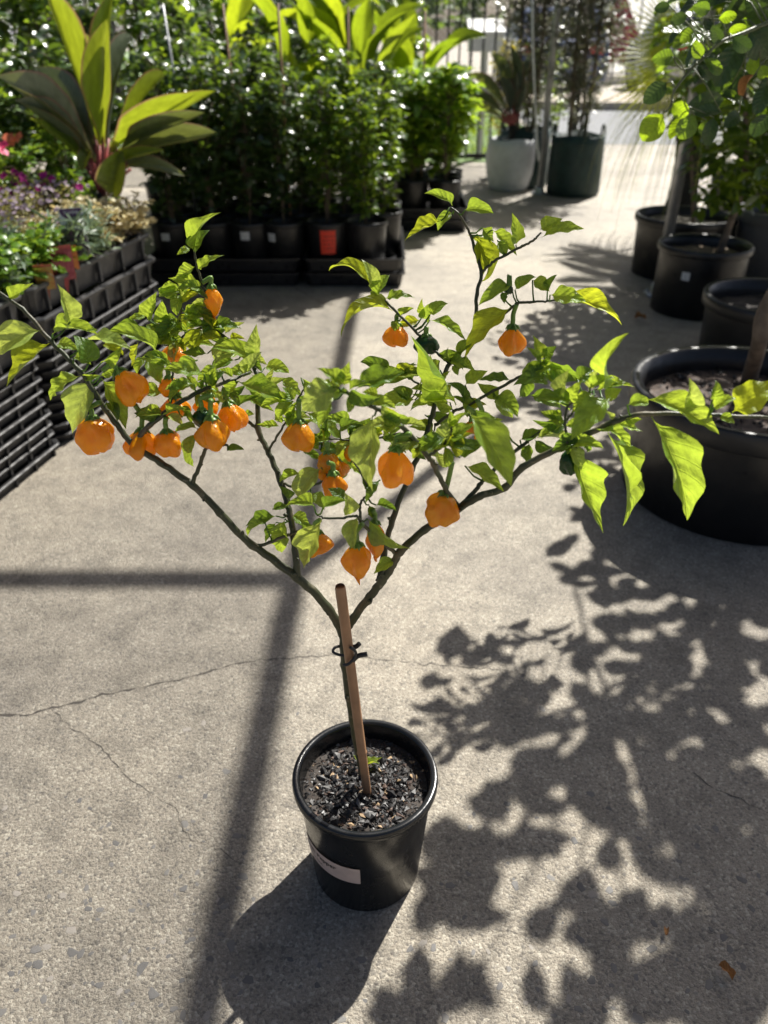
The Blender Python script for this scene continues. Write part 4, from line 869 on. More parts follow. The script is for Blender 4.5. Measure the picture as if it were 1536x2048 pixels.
# ------------------------------------------------------------ large cordyline behind the trays
CB = at(203, 400, 3.18); cord = empty('cordyline', (CB.x, CB.y, 0), 'large cordyline with broad green red-edged leaves behind the seedlings at the left', 'cordyline')
m = MB(); m.lathe([(0, 0), (.11, 0), (.135, .27), (.14, .28), (.125, .28), (.12, .25), (0, .25)], 32); put('pot', m.mesh('pot', M_potb), None, cord, Matrix.Translation((CB.x, CB.y, 0)))
m = MB(); m.tube([(CB.x, CB.y, .24), (CB.x, CB.y, .45), at(203, 385, 3.18)], [.018, .017, .02], 10); put('stem', m.mesh('stem', M_barkdk), None, cord)
cl_ = {k: [leaf_mesh('leaf', prof_strap, mm, c, f, .012, 2, tw, 18, 6, i, .004) for i, (c, f, tw) in enumerate(((.25, .5, .2), (.7, .55, -.3), (1.3, .45, .3), (1.9, .4, -.2)))] for k, mm in (('g', M_cordy), ('d', M_cordyd))}
for (bu, bv, tu, tv, w, Yb, Yt, kind, var) in ((196,290,92,-25,40,3.18,3.25,'g',0),(207,285,214,38,56,3.17,3.12,'g',0),(206,270,228,-20,40,3.2,3.3,'g',0),(188,322,-6,152,60,3.18,3.0,'s',0),(184,312,70,135,52,3.2,3.32,'s',0),(196,300,120,200,34,3.2,3.3,'s',0),(170,325,60,236,26,3.18,3.05,'g',1),(226,305,392,188,30,3.18,3.05,'g',1),(238,305,432,182,32,3.2,3.25,'g',0),(250,318,432,265,33,3.18,3.1,'d',1),(255,338,370,352,28,3.17,3.05,'d',2),(228,392,243,298,50,3.1,2.98,'g',1),(180,300,165,345,24,3.18,3.06,'g',1),(222,295,330,150,24,3.22,3.4,'g',1),(245,312,410,225,26,3.15,3.0,'d',1),(178,318,30,200,30,3.16,2.98,'s',0),(200,290,155,60,30,3.24,3.4,'g',0),(215,290,262,70,26,3.24,3.4,'d',1),(250,330,330,300,22,3.1,2.95,'g',2)):
    B, T = at(bu, bv, Yb), at(tu, tv, Yt); k = zc(B)/FPX; W = max(w*k, (T-B).length*.10)
    hv = ((CAMP-(B+T)/2).normalized()+SDIR); put('leaf', cl_['d' if kind == 's' else kind][var], None, cord, leaf_mw(B, T, W*1.1, n=hv) if kind == 's' else leaf_mw(B, T, W*1.1, min(1, w*k/W*.95), flip=1))
    a = at(203, 388, 3.18); mm = MB(); mm.tube([a, a.lerp(B, .5), B+(T-B)*.06], [.008, .0065, .005], 7); put('petiole', mm.mesh('petiole', M_red), None, cord)
# ------------------------------------------------------------ potted trees on the right
def tree_pot(name, loc, r, h, label, m, soilm, lh=.04, lip=.02, taper=.93, sz=.05, cat='tree'):
    t = empty(name, loc, label, cat); mb = pot_mesh(r, h, lip, lh, taper); link('pot', mb.mesh('pot', m), None, t); link('soil', soil_mesh(r-lip-.008, h-sz, soilm, .008, int(r*1000)), None, t); return t
def limb(t, pts, r0, r1, m, name='trunk'):
    q = spline(pts, 6); n = len(q); mb = MB(); mb.tube(q, [r0+(r1-r0)*i/(n-1) for i in range(n)], 12); return put(name, mb.mesh(name, m), None, t)
OFF = Vector((sin(SUN_AZ), cos(SUN_AZ), 0))/tan(SUN_EL)
def crown_from_shade(blobs, h0, h1, L, seed, k=26.0, keep=None):
    """leaf positions of a crown: leaves hang in small twigs above the spots the crown shades"""
    r = random.Random(seed); B, D, N, LL = [], [], [], []
    for (u, v, rad) in blobs:
        n = max(1, int((rad/k)**2*1.9))
        for i in range(n):
            q = r.uniform(0, 6.28); d = rad*sqrt(r.random())*.92; g = gp(u+d*cos(q), v+d*sin(q)); h = r.uniform(h0, h1); p = g + OFF*h + Vector((0, 0, h))
            if keep and not keep(p): continue
            q2 = r.uniform(0, 6.28); dd = Vector((cos(q2), sin(q2), r.uniform(-.7, .3))); B.append(p-dd.normalized()*L*.5); D.append(dd); N.append(Vector((r.gauss(0, .4), r.gauss(0, .4), 1))+SDIR*.6); LL.append(L*r.uniform(.75, 1.2))
    return B, D, N, LL
# big pot with the nearest citrus tree
bp = tree_pot('citrus_tree', (.955, 1.865, 0), .312, .30, 'citrus tree in the largest black pot at the right edge, branch hanging overhead', M_potb, plain('brown_mulch', (.060, .040, .030), .9, .6, 60, .004), .055, .026, .93, .065, 'citrus tree')
mixb = link('potting_mix', rock_mesh(700, .27, lambda r: .235, 9, [M_chip[0], M_chip[1], M_chip[1], M_mulch], (.004, .009)), None, bp); mixb['kind'] = 'stuff'
TB = gp(1497, 762, .235); limb(bp, [TB, at(1518, 690, 1.88), at(1545, 590, 1.90), (1.12, 1.95, .85), (1.10, 2.0, 1.2), (1.05, 2.02, 1.55)], .021, .011, M_bark)
BL1 = [(1190,1060,60),(1130,1112,30),(1170,1160,40),(1250,1150,80),(1350,1150,100),(1450,1200,110),(1210,1265,45),(1290,1300,75),(1400,1320,100),(1500,1350,80),(1165,1325,24),(1010,1425,48),(1070,1400,30),(1105,1470,55),(1185,1420,52),(1240,1470,48),(1040,1500,48),(1120,1530,46),(1200,1560,56),(1310,1480,56),(1400,1470,90),(1500,1480,80),(1005,1592,38),(1080,1592,44),(1180,1612,40),(1255,1615,44),(1350,1600,76),(1450,1620,90),(1530,1600,60),(900,1690,48),(960,1725,46),(885,1790,58),(960,1800,46),(1040,1690,34),(1100,1685,30),(1160,1775,40),(1330,1700,56),(1430,1720,80),(1520,1740,60),(1195,1850,52),(1290,1830,40),(1380,1860,46),(1470,1850,80),(1240,1950,64),(1345,1985,64),(1450,1960,80),(1530,1950,60),(880,1960,52),(830,2020,46),(1070,1960,24),(1150,2015,44),(960,1985,30)]
B, D, N, LL = crown_from_shade(BL1, 1.22, 1.75, .076, 31)
for (u, v, du, dv, l) in ((908,1285,8,-36,.06),(948,1316,30,-14,.045),(860,1362,-12,22,.058),(1218,1708,2,-40,.07),(1085,1845,30,-40,.05)):       # a separate sprig reaching out of the crown
    h = 1.42; g0 = gp(u-du, v-dv)+OFF*h+Vector((0, 0, h)); g1 = gp(u+du, v+dv)+OFF*h+Vector((0, 0, h)); B.append(g0); D.append(g1-g0); N.append(SDIR); LL.append((g1-g0).length)
link_fo = put('crown', foliage_mesh('crown', B, D, N, np.array(LL), np.array(LL)*.62, M_citf, .2, .15, (.3, .68, .82, .9)), None, bp)
cen = Vector((1.06, 2.0, 1.3)); r = random.Random(4)
for i in range(26):
    e = Vector(B[r.randrange(len(B))]); limb(bp, [cen+Vector((0, 0, r.uniform(-.1, .25))), cen.lerp(e, .5)+Vector((0, 0, .05)), e], .006, .0015, M_bark, 'branch')
g0 = gp(920, 1400)+OFF*1.42+Vector((0, 0, 1.42)); g1 = gp(1000, 1450)+OFF*1.42+Vector((0, 0, 1.42)); limb(bp, [gp(870, 1350)+OFF*1.42+Vector((0, 0, 1.42)), g0, g1, cen.lerp(g1, .4), cen], .0012, .006, M_bark, 'branch')
# hanging branch in the top right corner
HB = [(1600,20,1.78,4.5),(1536,45,1.75,4.2),(1490,65,1.73,3.8),(1440,85,1.71,3.4),(1408,115,1.70,3.0),(1385,135,1.70,2.8),(1360,165,1.69,2.4),(1346,188,1.69,2.0),(1342,210,1.69,1.6),(1330,226,1.69,1.1)]
def pixlimb(t, pl, m, sc=1.0):
    q = spline(pl, 6); mb = MB(); mb.tube([at(*x[:3]) for x in q], [x[3]*.001*sc for x in q], 8); return put('branch', mb.mesh('branch', m), None, t)
M_twig = plain('citrus_twig', (.12, .14, .07), .5, .35, 50, .001)
pixlimb(bp, HB, M_twig); pixlimb(bp, [(1385,135,1.70,2.0),(1366,139,1.70,1.7),(1352,127,1.70,1.5),(1348,112,1.70,1.1)], M_twig)
h0 = at(1600, 20, 1.78); limb(bp, [h0, h0.lerp(cen, .5)+Vector((0, 0, .06)), cen], .0045, .007, M_bark, 'branch')
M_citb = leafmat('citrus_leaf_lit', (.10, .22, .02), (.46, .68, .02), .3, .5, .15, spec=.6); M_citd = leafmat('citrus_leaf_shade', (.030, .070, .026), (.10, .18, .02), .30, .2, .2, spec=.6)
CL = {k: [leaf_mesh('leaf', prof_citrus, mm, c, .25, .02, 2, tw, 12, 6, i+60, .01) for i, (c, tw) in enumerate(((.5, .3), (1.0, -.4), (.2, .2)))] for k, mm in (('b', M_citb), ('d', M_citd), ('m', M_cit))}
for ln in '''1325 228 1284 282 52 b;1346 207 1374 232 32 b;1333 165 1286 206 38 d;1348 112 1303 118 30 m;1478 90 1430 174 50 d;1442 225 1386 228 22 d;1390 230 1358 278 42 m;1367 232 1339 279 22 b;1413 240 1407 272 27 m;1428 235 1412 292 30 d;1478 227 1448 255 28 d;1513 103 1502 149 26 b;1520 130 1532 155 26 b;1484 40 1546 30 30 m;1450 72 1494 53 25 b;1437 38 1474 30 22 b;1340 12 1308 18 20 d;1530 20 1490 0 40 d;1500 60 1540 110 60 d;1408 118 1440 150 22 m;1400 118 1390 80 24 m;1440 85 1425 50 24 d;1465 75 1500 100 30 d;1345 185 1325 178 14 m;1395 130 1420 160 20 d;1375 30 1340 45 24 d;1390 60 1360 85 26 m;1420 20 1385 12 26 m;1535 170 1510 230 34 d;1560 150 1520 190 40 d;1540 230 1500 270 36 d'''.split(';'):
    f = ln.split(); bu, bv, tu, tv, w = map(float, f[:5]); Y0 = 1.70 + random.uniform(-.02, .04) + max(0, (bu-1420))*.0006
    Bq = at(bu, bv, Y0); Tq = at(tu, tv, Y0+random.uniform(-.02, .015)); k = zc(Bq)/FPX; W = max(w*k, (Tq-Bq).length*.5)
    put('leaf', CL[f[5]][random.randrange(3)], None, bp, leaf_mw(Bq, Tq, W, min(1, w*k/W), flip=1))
    s = min((Vector(at(*x[:3])) for x in spline(HB, 6)), key=lambda p: (p-Bq).length)
    if (s-Bq).length < .22: mb = MB(); mb.tube([s, s.lerp(Bq, .5)+Vector((0, 0, .006)), Bq], [.0016, .0012, .001], 5); put('petiole', mb.mesh('petiole', M_twig), None, bp)
rr_ = random.Random(90); HS = [Vector(at(*x[:3])) for x in spline(HB, 6)]
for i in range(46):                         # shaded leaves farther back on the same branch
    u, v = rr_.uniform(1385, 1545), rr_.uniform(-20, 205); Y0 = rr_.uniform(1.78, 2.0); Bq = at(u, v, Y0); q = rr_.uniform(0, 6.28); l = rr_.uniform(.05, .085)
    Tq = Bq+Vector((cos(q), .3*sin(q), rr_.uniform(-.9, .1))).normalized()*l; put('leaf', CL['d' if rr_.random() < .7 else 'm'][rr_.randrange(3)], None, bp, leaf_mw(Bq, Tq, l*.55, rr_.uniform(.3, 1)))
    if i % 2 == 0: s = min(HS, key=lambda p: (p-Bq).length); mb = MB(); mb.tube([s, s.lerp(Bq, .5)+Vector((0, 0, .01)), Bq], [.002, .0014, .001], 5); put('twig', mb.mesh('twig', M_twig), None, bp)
o = put('leaf', leaf_mesh('leaf', prof_citrus, M_dead, 1.2, .8, .05, 2, .5, 10, 4, 9), None, bp, leaf_mw(at(1508, 150, 1.72), at(1486, 192, 1.72), .02, .8)); o['label'] = 'dry brown leaf'
mb = MB(); mb.tube([at(1508, 150, 1.72), at(1530, 120, 1.74), at(1560, 100, 1.76), h0], [.0009, .001, .0012, .0015], 5); put('petiole', mb.mesh('petiole', M_twig), None, bp)
# pot between big pot and post (bare soil, trunk out of the picture)
t3 = tree_pot('citrus_tree', (1.445, 2.86, 0), .255, .245, 'young tree in the black wide-rimmed pot behind the largest pot', M_potb, M_soil, .045, .024, .9, .06, 'citrus tree')
B, D, N, LL, wd = grow(301, 1.5, .75, .34, 330, .085, stems=1, shape='ball', spread=.7); 
for nm, me in (('crown', foliage_mesh('crown', B, D, N, LL, LL*.52, M_citf)), ('trunk', wd.mesh('trunk', M_bark))): o = link(nm, me, None, t3); o.location = (.06, .0, .18)
M_cit2 = leafmat('citrus_leaf_mid', (.042, .10, .024), (.30, .50, .02), .26, .36, .45, veins=False, spec=.8)
# pot A with slanting trunk
tA = tree_pot('citrus_tree', (1.40, 3.50, 0), .198, .29, 'citrus tree with slanting trunk in the black stickered pot next to the steel post', M_potb, M_mulch, .032, .016, .94, .045, 'citrus tree')
sticker(tA, .190, radians(-128), .185, .034, .034, M_stick)
ta = gp(1440, 505, .245); limb(tA, [ta, at(1455, 460, 3.5), at(1480, 390, 3.5), at(1492, 320, 3.52), at(1490, 200, 3.55), at(1480, 60, 3.6), (1.5, 3.65, 1.5)], .0165, .007, M_bark)
BL2 = [(1150,650,50),(1080,695,42),(1200,705,50),(1260,625,50),(1300,660,44),(1240,765,50),(1180,805,48),(1100,832,30),(1052,722,30),(1230,885,40),(1180,905,30),(1120,765,40),(1010,832,20),(1300,720,40)]
B, D, N, LL = crown_from_shade(BL2, 1.3, 1.9, .085, 32, 15.0)
r = random.Random(77)
for i in range(1700):
    z = r.uniform(.42, 1.6); q = r.uniform(0, 6.28); rr = .33*sqrt(r.random())*(.55+.45*min(1, (z-.4)/.5)); p = Vector((1.55+rr*cos(q), 3.58+rr*sin(q), z)); q2 = r.uniform(0, 6.28)
    B.append(p); D.append(Vector((cos(q2), sin(q2), r.uniform(-.9, .2)))); N.append(Vector((r.gauss(0, .5), r.gauss(0, .5), 1))); LL.append(.08*r.uniform(.65, 1.2))
put('crown', foliage_mesh('crown', B, D, N, np.array(LL), np.array(LL)*.5, M_cit2, .3, .25), None, tA)
for i in range(34):
    z = r.uniform(.5, 1.5); q = r.uniform(0, 6.28); limb(tA, [(1.55, 3.55, z), (1.55+.15*cos(q), 3.57+.15*sin(q), z+.09), (1.55+.28*cos(q), 3.58+.28*sin(q), z+.07)], .005, .0015, M_twig, 'branch')
# pot B behind the post, straight staked tree
tB = tree_pot('citrus_tree', (1.52, 4.13, 0), .245, .29, 'slim tree with straight brown stem in the wide black pot behind the steel post', M_potb, plain('pale_mulch', (.16, .14, .11), .9, .7, 50, .006), .035, .02, .9, .05, 'citrus tree')
tb0 = gp(1386, 448, .25); limb(tB, [tb0, at(1385, 380, tb0.y), at(1382, 250, tb0.y+.02), at(1384, 100, tb0.y+.04), (tb0.x+.03, tb0.y+.05, 1.5)], .0085, .005, M_stalkwood)
B, D, N, LL = [], [], [], []
for i in range(1050):
    z = r.uniform(.72, 1.75); q = r.uniform(0, 6.28); rr = .32*sqrt(r.random())*min(1, .35+(z-.7)*1.6); p = Vector((1.55+rr*cos(q), 4.2+rr*sin(q), z)); q2 = r.uniform(0, 6.28)
    B.append(p); D.append(Vector((cos(q2), sin(q2), r.uniform(-.8, .3)))); N.append(Vector((r.gauss(0, .5), r.gauss(0, .5), 1))); LL.append(.075*r.uniform(.65, 1.2))
put('crown', foliage_mesh('crown', B, D, N, np.array(LL), np.array(LL)*.5, M_cam2, .3, .25), None, tB)
for i in range(24):
    z = r.uniform(.7, 1.5); q = r.uniform(0, 6.28); limb(tB, [(1.53, 4.16, z), (1.55+.14*cos(q), 4.2+.14*sin(q), z+.09), (1.55+.28*cos(q), 4.2+.28*sin(q), z+.08)], .005, .0015, M_twig, 'branch')
# grey pot and the crowd of leafy plants behind at the right edge
tG = tree_pot('potted_shrub', (1.98, 3.98, 0), .25, .34, 'leafy shrub in the grey plastic pot at the right edge', M_potg, M_soil, .05, .022, .9, .05, 'shrub'); sticker(tG, .232, radians(-118), .26, .04, .045, M_stick)
fo, st = plant_meshes(410, M_citf, 1.2, .15, .32, 700, .08, .5, stems=3)
for nm, me in (('foliage', fo), ('stem', st)): o = link(nm, me, None, tG); o.location.z = .28
for i, (x, y, s) in enumerate(((2.35, 4.6, 1.1), (2.1, 4.9, 1.0), (2.75, 5.0, 1.3))):
    shrub((x, y, 0), i % 3, 'dark glossy shrub at the right edge behind the grey pot', 'shrubs at the right edge', mesh=tall, s=s)
# ponytail palm: shaggy dark trunk and hair-thin hanging leaves
pp = empty('ponytail_palm', (1.72, 4.78, 0), 'ponytail palm with dark shaggy trunk and hair-thin hanging leaves behind the steel post', 'palm')
pr = [(.0, 0), (.115, 0), (.125, .06), (.105, .14), (.085, .25), (.075, .38), (.085, .5), (.095, .6), (.08, .7), (.0, .74)]; m = MB(); q = spline([(a, b_, 0) for a, b_ in pr], 4); m.lathe([(max(0.0005, x[0]*(1+random.uniform(-.06, .06))), x[1]) for x in q], 22)
tr_ = link('trunk', m.mesh('trunk', M_barkdk), None, pp)
r = random.Random(8); vs, fs = [], []; mb = MB()
for i in range(330):
    q = r.uniform(0, 6.28); el = r.uniform(.2, 1.35); L = r.uniform(.5, .95); p = Vector((.05*cos(q), .05*sin(q), .70)); d = Vector((cos(q)*cos(el), sin(q)*cos(el), sin(el))); pts = [p.copy()]
    for k in range(11): p = p + d*L/11; d = (d + Vector((0, 0, -.30-.1*r.random()))).normalized(); pts.append(p.copy())
    s = Vector((-sin(q), cos(q), 0)); n0 = len(vs)
    for k, x in enumerate(pts): w = .0026*(1-.8*k/11); vs += [x+s*w+Vector((0, 0, w)), x-s*w]
    fs += [(n0+2*k, n0+2*k+1, n0+2*k+3, n0+2*k+2) for k in range(11)]
mb.add(vs, fs); M_hair = leafmat('ponytail_leaf', (.13, .17, .07), (.35, .40, .10), .4, .4, .3, veins=False); o = link('leaves', mb.mesh('leaves', M_hair), None, pp); o['kind'] = 'stuff'
# fan palm
M_fan = leafmat('fan_palm_leaf', (.16, .24, .03), (.58, .66, .03), .35, .5, .2, veins=False)
fp = empty('fan_palm', (2.35, 5.5, 0), 'fan palm with yellow-green pleated leaves lit from behind at upper right', 'palm'); m = MB(); m.lathe([(0, 0), (.17, 0), (.2, .34), (.19, .34), (.18, .3), (0, .3)], 32); link('pot', m.mesh('pot', M_potb), None, fp)
for i, (c, dr, n_, R_) in enumerate(((at(1335, 120, 5.2), Vector((-1, -.15, .12)), Vector((.1, -.75, .65)), .34), (at(1345, 70, 5.25), Vector((-.75, -.2, .5)), Vector((.3, -.8, .5)), .32), (at(1420, 40, 5.3), Vector((.2, -.2, 1)), Vector((0, -.9, .3)), .32), (at(1330, 150, 5.15), Vector((-.6, -.1, -.6)), Vector((-.3, -.8, .5)), .30))):
    dr.normalize(); n_ = (n_-dr*n_.dot(dr)).normalized(); sx = dr.cross(n_); mb = MB(); vs = []; fs = []
    for j in range(19):
        a = (j/18-.5)*2.5; d = dr*cos(a)+sx*sin(a); s = -dr*sin(a)+sx*cos(a); L = R_*(1-.12*abs(a)); k0 = len(vs)
        for t_, w in ((0, .001), (.3, .0075), (.62, .0065), (1, .0008)): x = c+d*L*t_-Vector((0, 0, .10*L*t_*t_)); vs += [x-s*w, x+n_*w*.7, x+s*w]
        for z_ in range(3): b0 = k0+z_*3; fs += [(b0, b0+1, b0+4, b0+3), (b0+1, b0+2, b0+5, b0+4)]
    mb.add(vs, fs); put('fan_leaf', mb.mesh('fan_leaf', M_fan), None, fp); mb = MB(); mb.tube(spline([(2.35, 5.5, .3), Vector((2.3, 5.45, .7)).lerp(c, .3), c], 6), .006, 7); put('stalk', mb.mesh('stalk', M_ginger), None, fp)
# feather palm whose frond shades the open concrete
fpalm = empty('feather_palm', (2.55, 5.35, 0), 'feather palm at the right whose frond throws a comb-like shadow on the sunny concrete', 'palm'); m = MB(); m.lathe([(0, 0), (.19, 0), (.22, .36), (.21, .36), (.2, .32), (0, .32)], 32); link('pot', m.mesh('pot', M_potb), None, fpalm)
limb(fpalm, [(2.55, 5.35, .3), (2.54, 5.36, .9), (2.5, 5.4, 1.5)], .05, .04, M_bark)
M_pal = leafmat('palm_leaflet', (.06, .13, .03), (.25, .40, .03), .4, .35, .25, veins=False)
def frond(a, c, up, n=34, L=.26):
    pl = spline([a, (Vector(a)+Vector(c))/2+Vector((0, 0, up)), c], 12); mb = MB(); mb.tube(pl, [.006*(1-.75*i/(len(pl)-1)) for i in range(len(pl))], 6); B, D, N, LL = [], [], [], []
    for i in range(n):
        t_ = .18+.82*i/(n-1); f = t_*(len(pl)-1); k = min(len(pl)-2, int(f)); p = Vector(pl[k]).lerp(Vector(pl[k+1]), f-k); ax = (Vector(pl[k+1])-Vector(pl[k])).normalized(); sd_ = ax.cross(Vector((0, 0, 1))).normalized()
        for s in (-1, 1): B.append(p); D.append(sd_*s+ax*.75+Vector((0, 0, -.15))); N.append((0, 0, 1)); LL.append(L*sin(pi*(.12+.8*t_))**.7)
    o = put('frond', foliage_mesh('frond', B, D, N, np.array(LL), .016, M_pal, .15, .4), None, fpalm); q = put('rachis', mb.mesh('rachis', M_pal), None, fpalm)
    q.parent = o; q.matrix_parent_inverse = Matrix.Translation(-fpalm.location)
H_ = 1.5; s0 = gp(1330, 560)+OFF*H_+Vector((0, 0, H_)); s1 = gp(1135, 522)+OFF*H_+Vector((0, 0, H_)); limb(fpalm, [(2.5, 5.4, 1.5), (2.3, 5.3, 1.62), s0], .012, .007, M_pal, 'stalk'); frond(s0, s1, .05, 40, .20)
for a in range(6): q = a*1.05+.3; frond((2.5, 5.4, 1.5), (2.5+.8*cos(q), 5.4+.8*sin(q), 1.75), .25)
# ------------------------------------------------------------ planter bags beyond the post
def bag(loc, r, h, m, label, seed, name='planter_bag'):
    rr = random.Random(seed); t = empty(name, loc, label, 'planter bag' if name == 'planter_bag' else 'tree'); n = 36; vs = []; fs = []; prof = [(.94, 0), (1.0, .06), (1.01, .3), (1.0, .6), (.985, .85), (.99, 1.0), (.96, 1.0), (.95, .88), (0.02, .86)] if seed > 1 else [(.76, 0), (.86, .06), (.99, .32), (1.05, .6), (1.03, .85), (.99, 1.0), (.95, 1.0), (.94, .88), (0.02, .86)]
    for i, (a, z) in enumerate(prof):
        for k in range(n): q = 2*pi*k/n; f = a*(1+.018*sin(3*q+seed)+.012*sin(7*q+z*9+seed)*(i < 6)); vs.append((r*f*cos(q), r*f*sin(q), h*z+(.008*sin(4*q+seed) if i in (5, 6) else 0)))
    for i in range(len(prof)-1):
        for k in range(n): fs.append((i*n+k, i*n+(k+1) % n, (i+1)*n+(k+1) % n, (i+1)*n+k))
    mb = MB(); mb.add(vs, fs); link('bag', mb.mesh('bag', m), None, t)
    for s in (0, pi): mb = MB(); mb.tube(spline([(r*.97*cos(s-.3), r*.97*sin(s-.3), h*.95), (r*.93*cos(s-.15), r*.93*sin(s-.15), h*1.13), (r*.93*cos(s+.15), r*.93*sin(s+.15), h*1.13), (r*.97*cos(s+.3), r*.97*sin(s+.3), h*.95)], 5), .008, 7); link('handle', mb.mesh('handle', m), None, t)
    return t
M_bagg = plain('grey_bag_fabric', (.66, .67, .68), .8, .10, 14, .004); M_bagd = plain('green_bag_fabric', (.012, .035, .032), .55, .3, 16, .004)
bg = bag((gp(1022, 385).x, 6.70, 0), .185, .37, M_bagg, 'cordyline with dark upright leaves in the pale grey planter bag', 1)
bg['category'] = 'cordyline'
c0 = Vector((gp(1022, 385).x, 6.70, .32)); mb = MB(); mb.tube([c0, at(1026, 250, 6.7)], [.025, .03], 10); put('stem', mb.mesh('stem', M_barkdk), None, bg)
for (bu, bv, tu, tv, w) in ((1015,225,938,146,18),(1010,230,915,182,14),(1020,225,985,105,24),(1028,220,1020,90,16),(1034,225,1062,115,26),(1025,215,1048,135,20),(1010,240,940,215,12),(1020,230,1000,150,22),(1035,230,1080,160,18),(1030,228,1035,140,22)):
    Bq, Tq = at(bu, bv, 6.7), at(tu, tv, 6.7+random.uniform(-.12, .12)); k = zc(Bq)/FPX; put('leaf', cl_['d'][random.randrange(2)], None, bg, leaf_mw(Bq, Tq, w*k*1.2, .85, flip=1)); mb = MB(); mb.tube([at(1026, 255, 6.7), Bq+(Tq-Bq)*.08], [.014, .009], 6); put('petiole', mb.mesh('petiole', M_red), None, bg)
olive = [plant_meshes(500+i, M_olive, 1.35, .10, .42, 5200, .055, .28, M_bark, .1, .1, stems=1+i, shape='ball', spread=.9, twig=(.1, .25)) for i in range(2)]
for i, (x, y, lab) in enumerate(((gp(1155, 398).x, 6.46, 'silvery small-leaved tree in the front dark green planter bag'), (gp(1155, 398).x-.33, 6.85, 'silvery small-leaved tree in the dark green planter bag half hidden behind the post'))):
    t = bag((x, y, 0), .20, .42, M_bagd, lab, i+3); t['category'] = 'tree'
    for nm, me in (('crown', olive[i][0]), ('trunk', olive[i][1])): o = link(nm, me, None, t); o.location.z = .35; o.rotation_euler.z = i*2
    o = link('trunk', MB().tube([(.05, .03, .36), (.07, .02, .9), (.05, 0, 1.7)], [.016, .013, .008], 9).mesh('trunk', M_bark), None, t); o = link('trunk', MB().tube([(-.07, -.03, .36), (-.09, -.02, .9), (-.12, 0, 1.7)], [.014, .011, .007], 9).mesh('trunk', M_bark), None, t)
gs = [plant_meshes(520, M_gold, .95, .1, .27, 900, .05, .45, stems=3), plant_meshes(521, M_cam2, .85, .08, .28, 800, .06, .45, stems=3)]
shrub((gp(985, 350).x+.05, 7.3, 0), 0, 'golden-leaved shrub above the grey planter bag in front of the fence', None, mesh=gs, s=.84)
shrub((gp(1000, 350).x+.35, 7.35, 0), 1, 'dark bushy shrub behind the grey planter bag', None, mesh=gs, s=.92)
m = MB(); m.tube(spline([at(1064, -60, 6.3), at(1066, 100, 6.3), at(1073, 260, 6.3), at(1077, 322, 6.3)], 8), .007, 6); o = m.build('hanging_strap', M_white); tag(o, 'pale plastic strap hanging down beside the farther steel post', 'strap')
# ------------------------------------------------------------ fence, box, street beyond
FY = 8.0; fence = empty('bar_fence', (0, FY, 0), 'black metal bar fence with wire mesh behind the broad-leaved plants', 'fence')
barm = MB().box(-.008, .008, -.008, .008, .05, 1.75).mesh('bar', M_black, False)
for i in range(40): o = link('bar', barm, None, fence); o.location.x = -2.35+i*.104
for z in (.08, 1.70): m = MB(); m.box(-2.4, 1.75, -.016, .016, z-.02, z+.02); m.build('rail', M_black, fence, False)
for x in (-2.4, -.3, 1.75): m = MB(); m.box(x-.03, x+.03, -.03, .03, 0, 1.82); m.build('post', M_black, fence, False)
m = MB()
for i in range(-34, 84):
    for s in (-1, 1):
        x = -2.4+i*.05; x2 = x+1.7; m.tube([(x, .03+.004*s, .05), (x2, .03+.004*s, 1.75)] if s > 0 else [(x2, .03, .05), (x, .03, 1.75)], .0012, 3, cap=False)
o = m.build('wire_mesh', M_steel, fence); o['kind'] = 'stuff'
wb = at(972, 60, 8.35); t = empty('utility_box', (wb.x, wb.y, 0), 'white utility box with sloping lid on a post behind the bar fence', 'box')
m = MB(); m.box(-.15, .15, -.1, .1, wb.z-.17, wb.z-.02); m.build('box', M_white, t, False, .004); m = MB(); m.add([(-.165, -.13, wb.z-.03), (.165, -.13, wb.z-.03), (.165, .13, wb.z+.07), (-.165, .13, wb.z+.07), (-.165, -.13, wb.z-.012), (.165, -.13, wb.z-.012), (.165, .13, wb.z+.088), (-.165, .13, wb.z+.088)], [(3,2,1,0),(4,5,6,7),(0,1,5,4),(1,2,6,5),(2,3,7,6),(3,0,4,7)]); m.build('lid', M_white, t, False)
m = MB(); m.box(-.03, .03, -.03, .03, 0, wb.z-.17); m.build('post', M_white, t, False)
# background trees beyond the lawn and road
M_far = leafmat('far_tree_leaf', (.06, .12, .025), (.20, .34, .03), .5, .4, .4, veins=False)
fars = [plant_meshes(600+i, M_far, 5.5, .6, 2.3, 1700, .34, .6, M_barkdk, .3, .2, stems=2, shape='ball', spread=.8, twig=(.5, 1.0)) for i in range(2)]
for i, (x, y, s) in enumerate(((-9, 19, 1), (-5.5, 21, 1.1), (-2.2, 18.5, .95), (.6, 21, 1.05), (2.6, 27, 1.1), (-12.5, 22, 1.2), (-7, 12.5, .8), (-4.6, 11.8, .75), (-2.7, 12.6, .7), (-1.3, 14, .7), (11.5, 24, .9), (15, 21, 1.0))):
    t = empty('background_tree', (x, y, 0), 'leafy tree far behind the lawn and fence' if i < 10 else 'leafy tree across the road at the right', 'tree', 'trees far behind' if i < 10 else 'trees across the road', i*1.3)
    for nm, me in (('crown', fars[i % 2][0]), ('trunk', fars[i % 2][1])): o = link(nm, me, None, t); o.scale = (s, s, s)
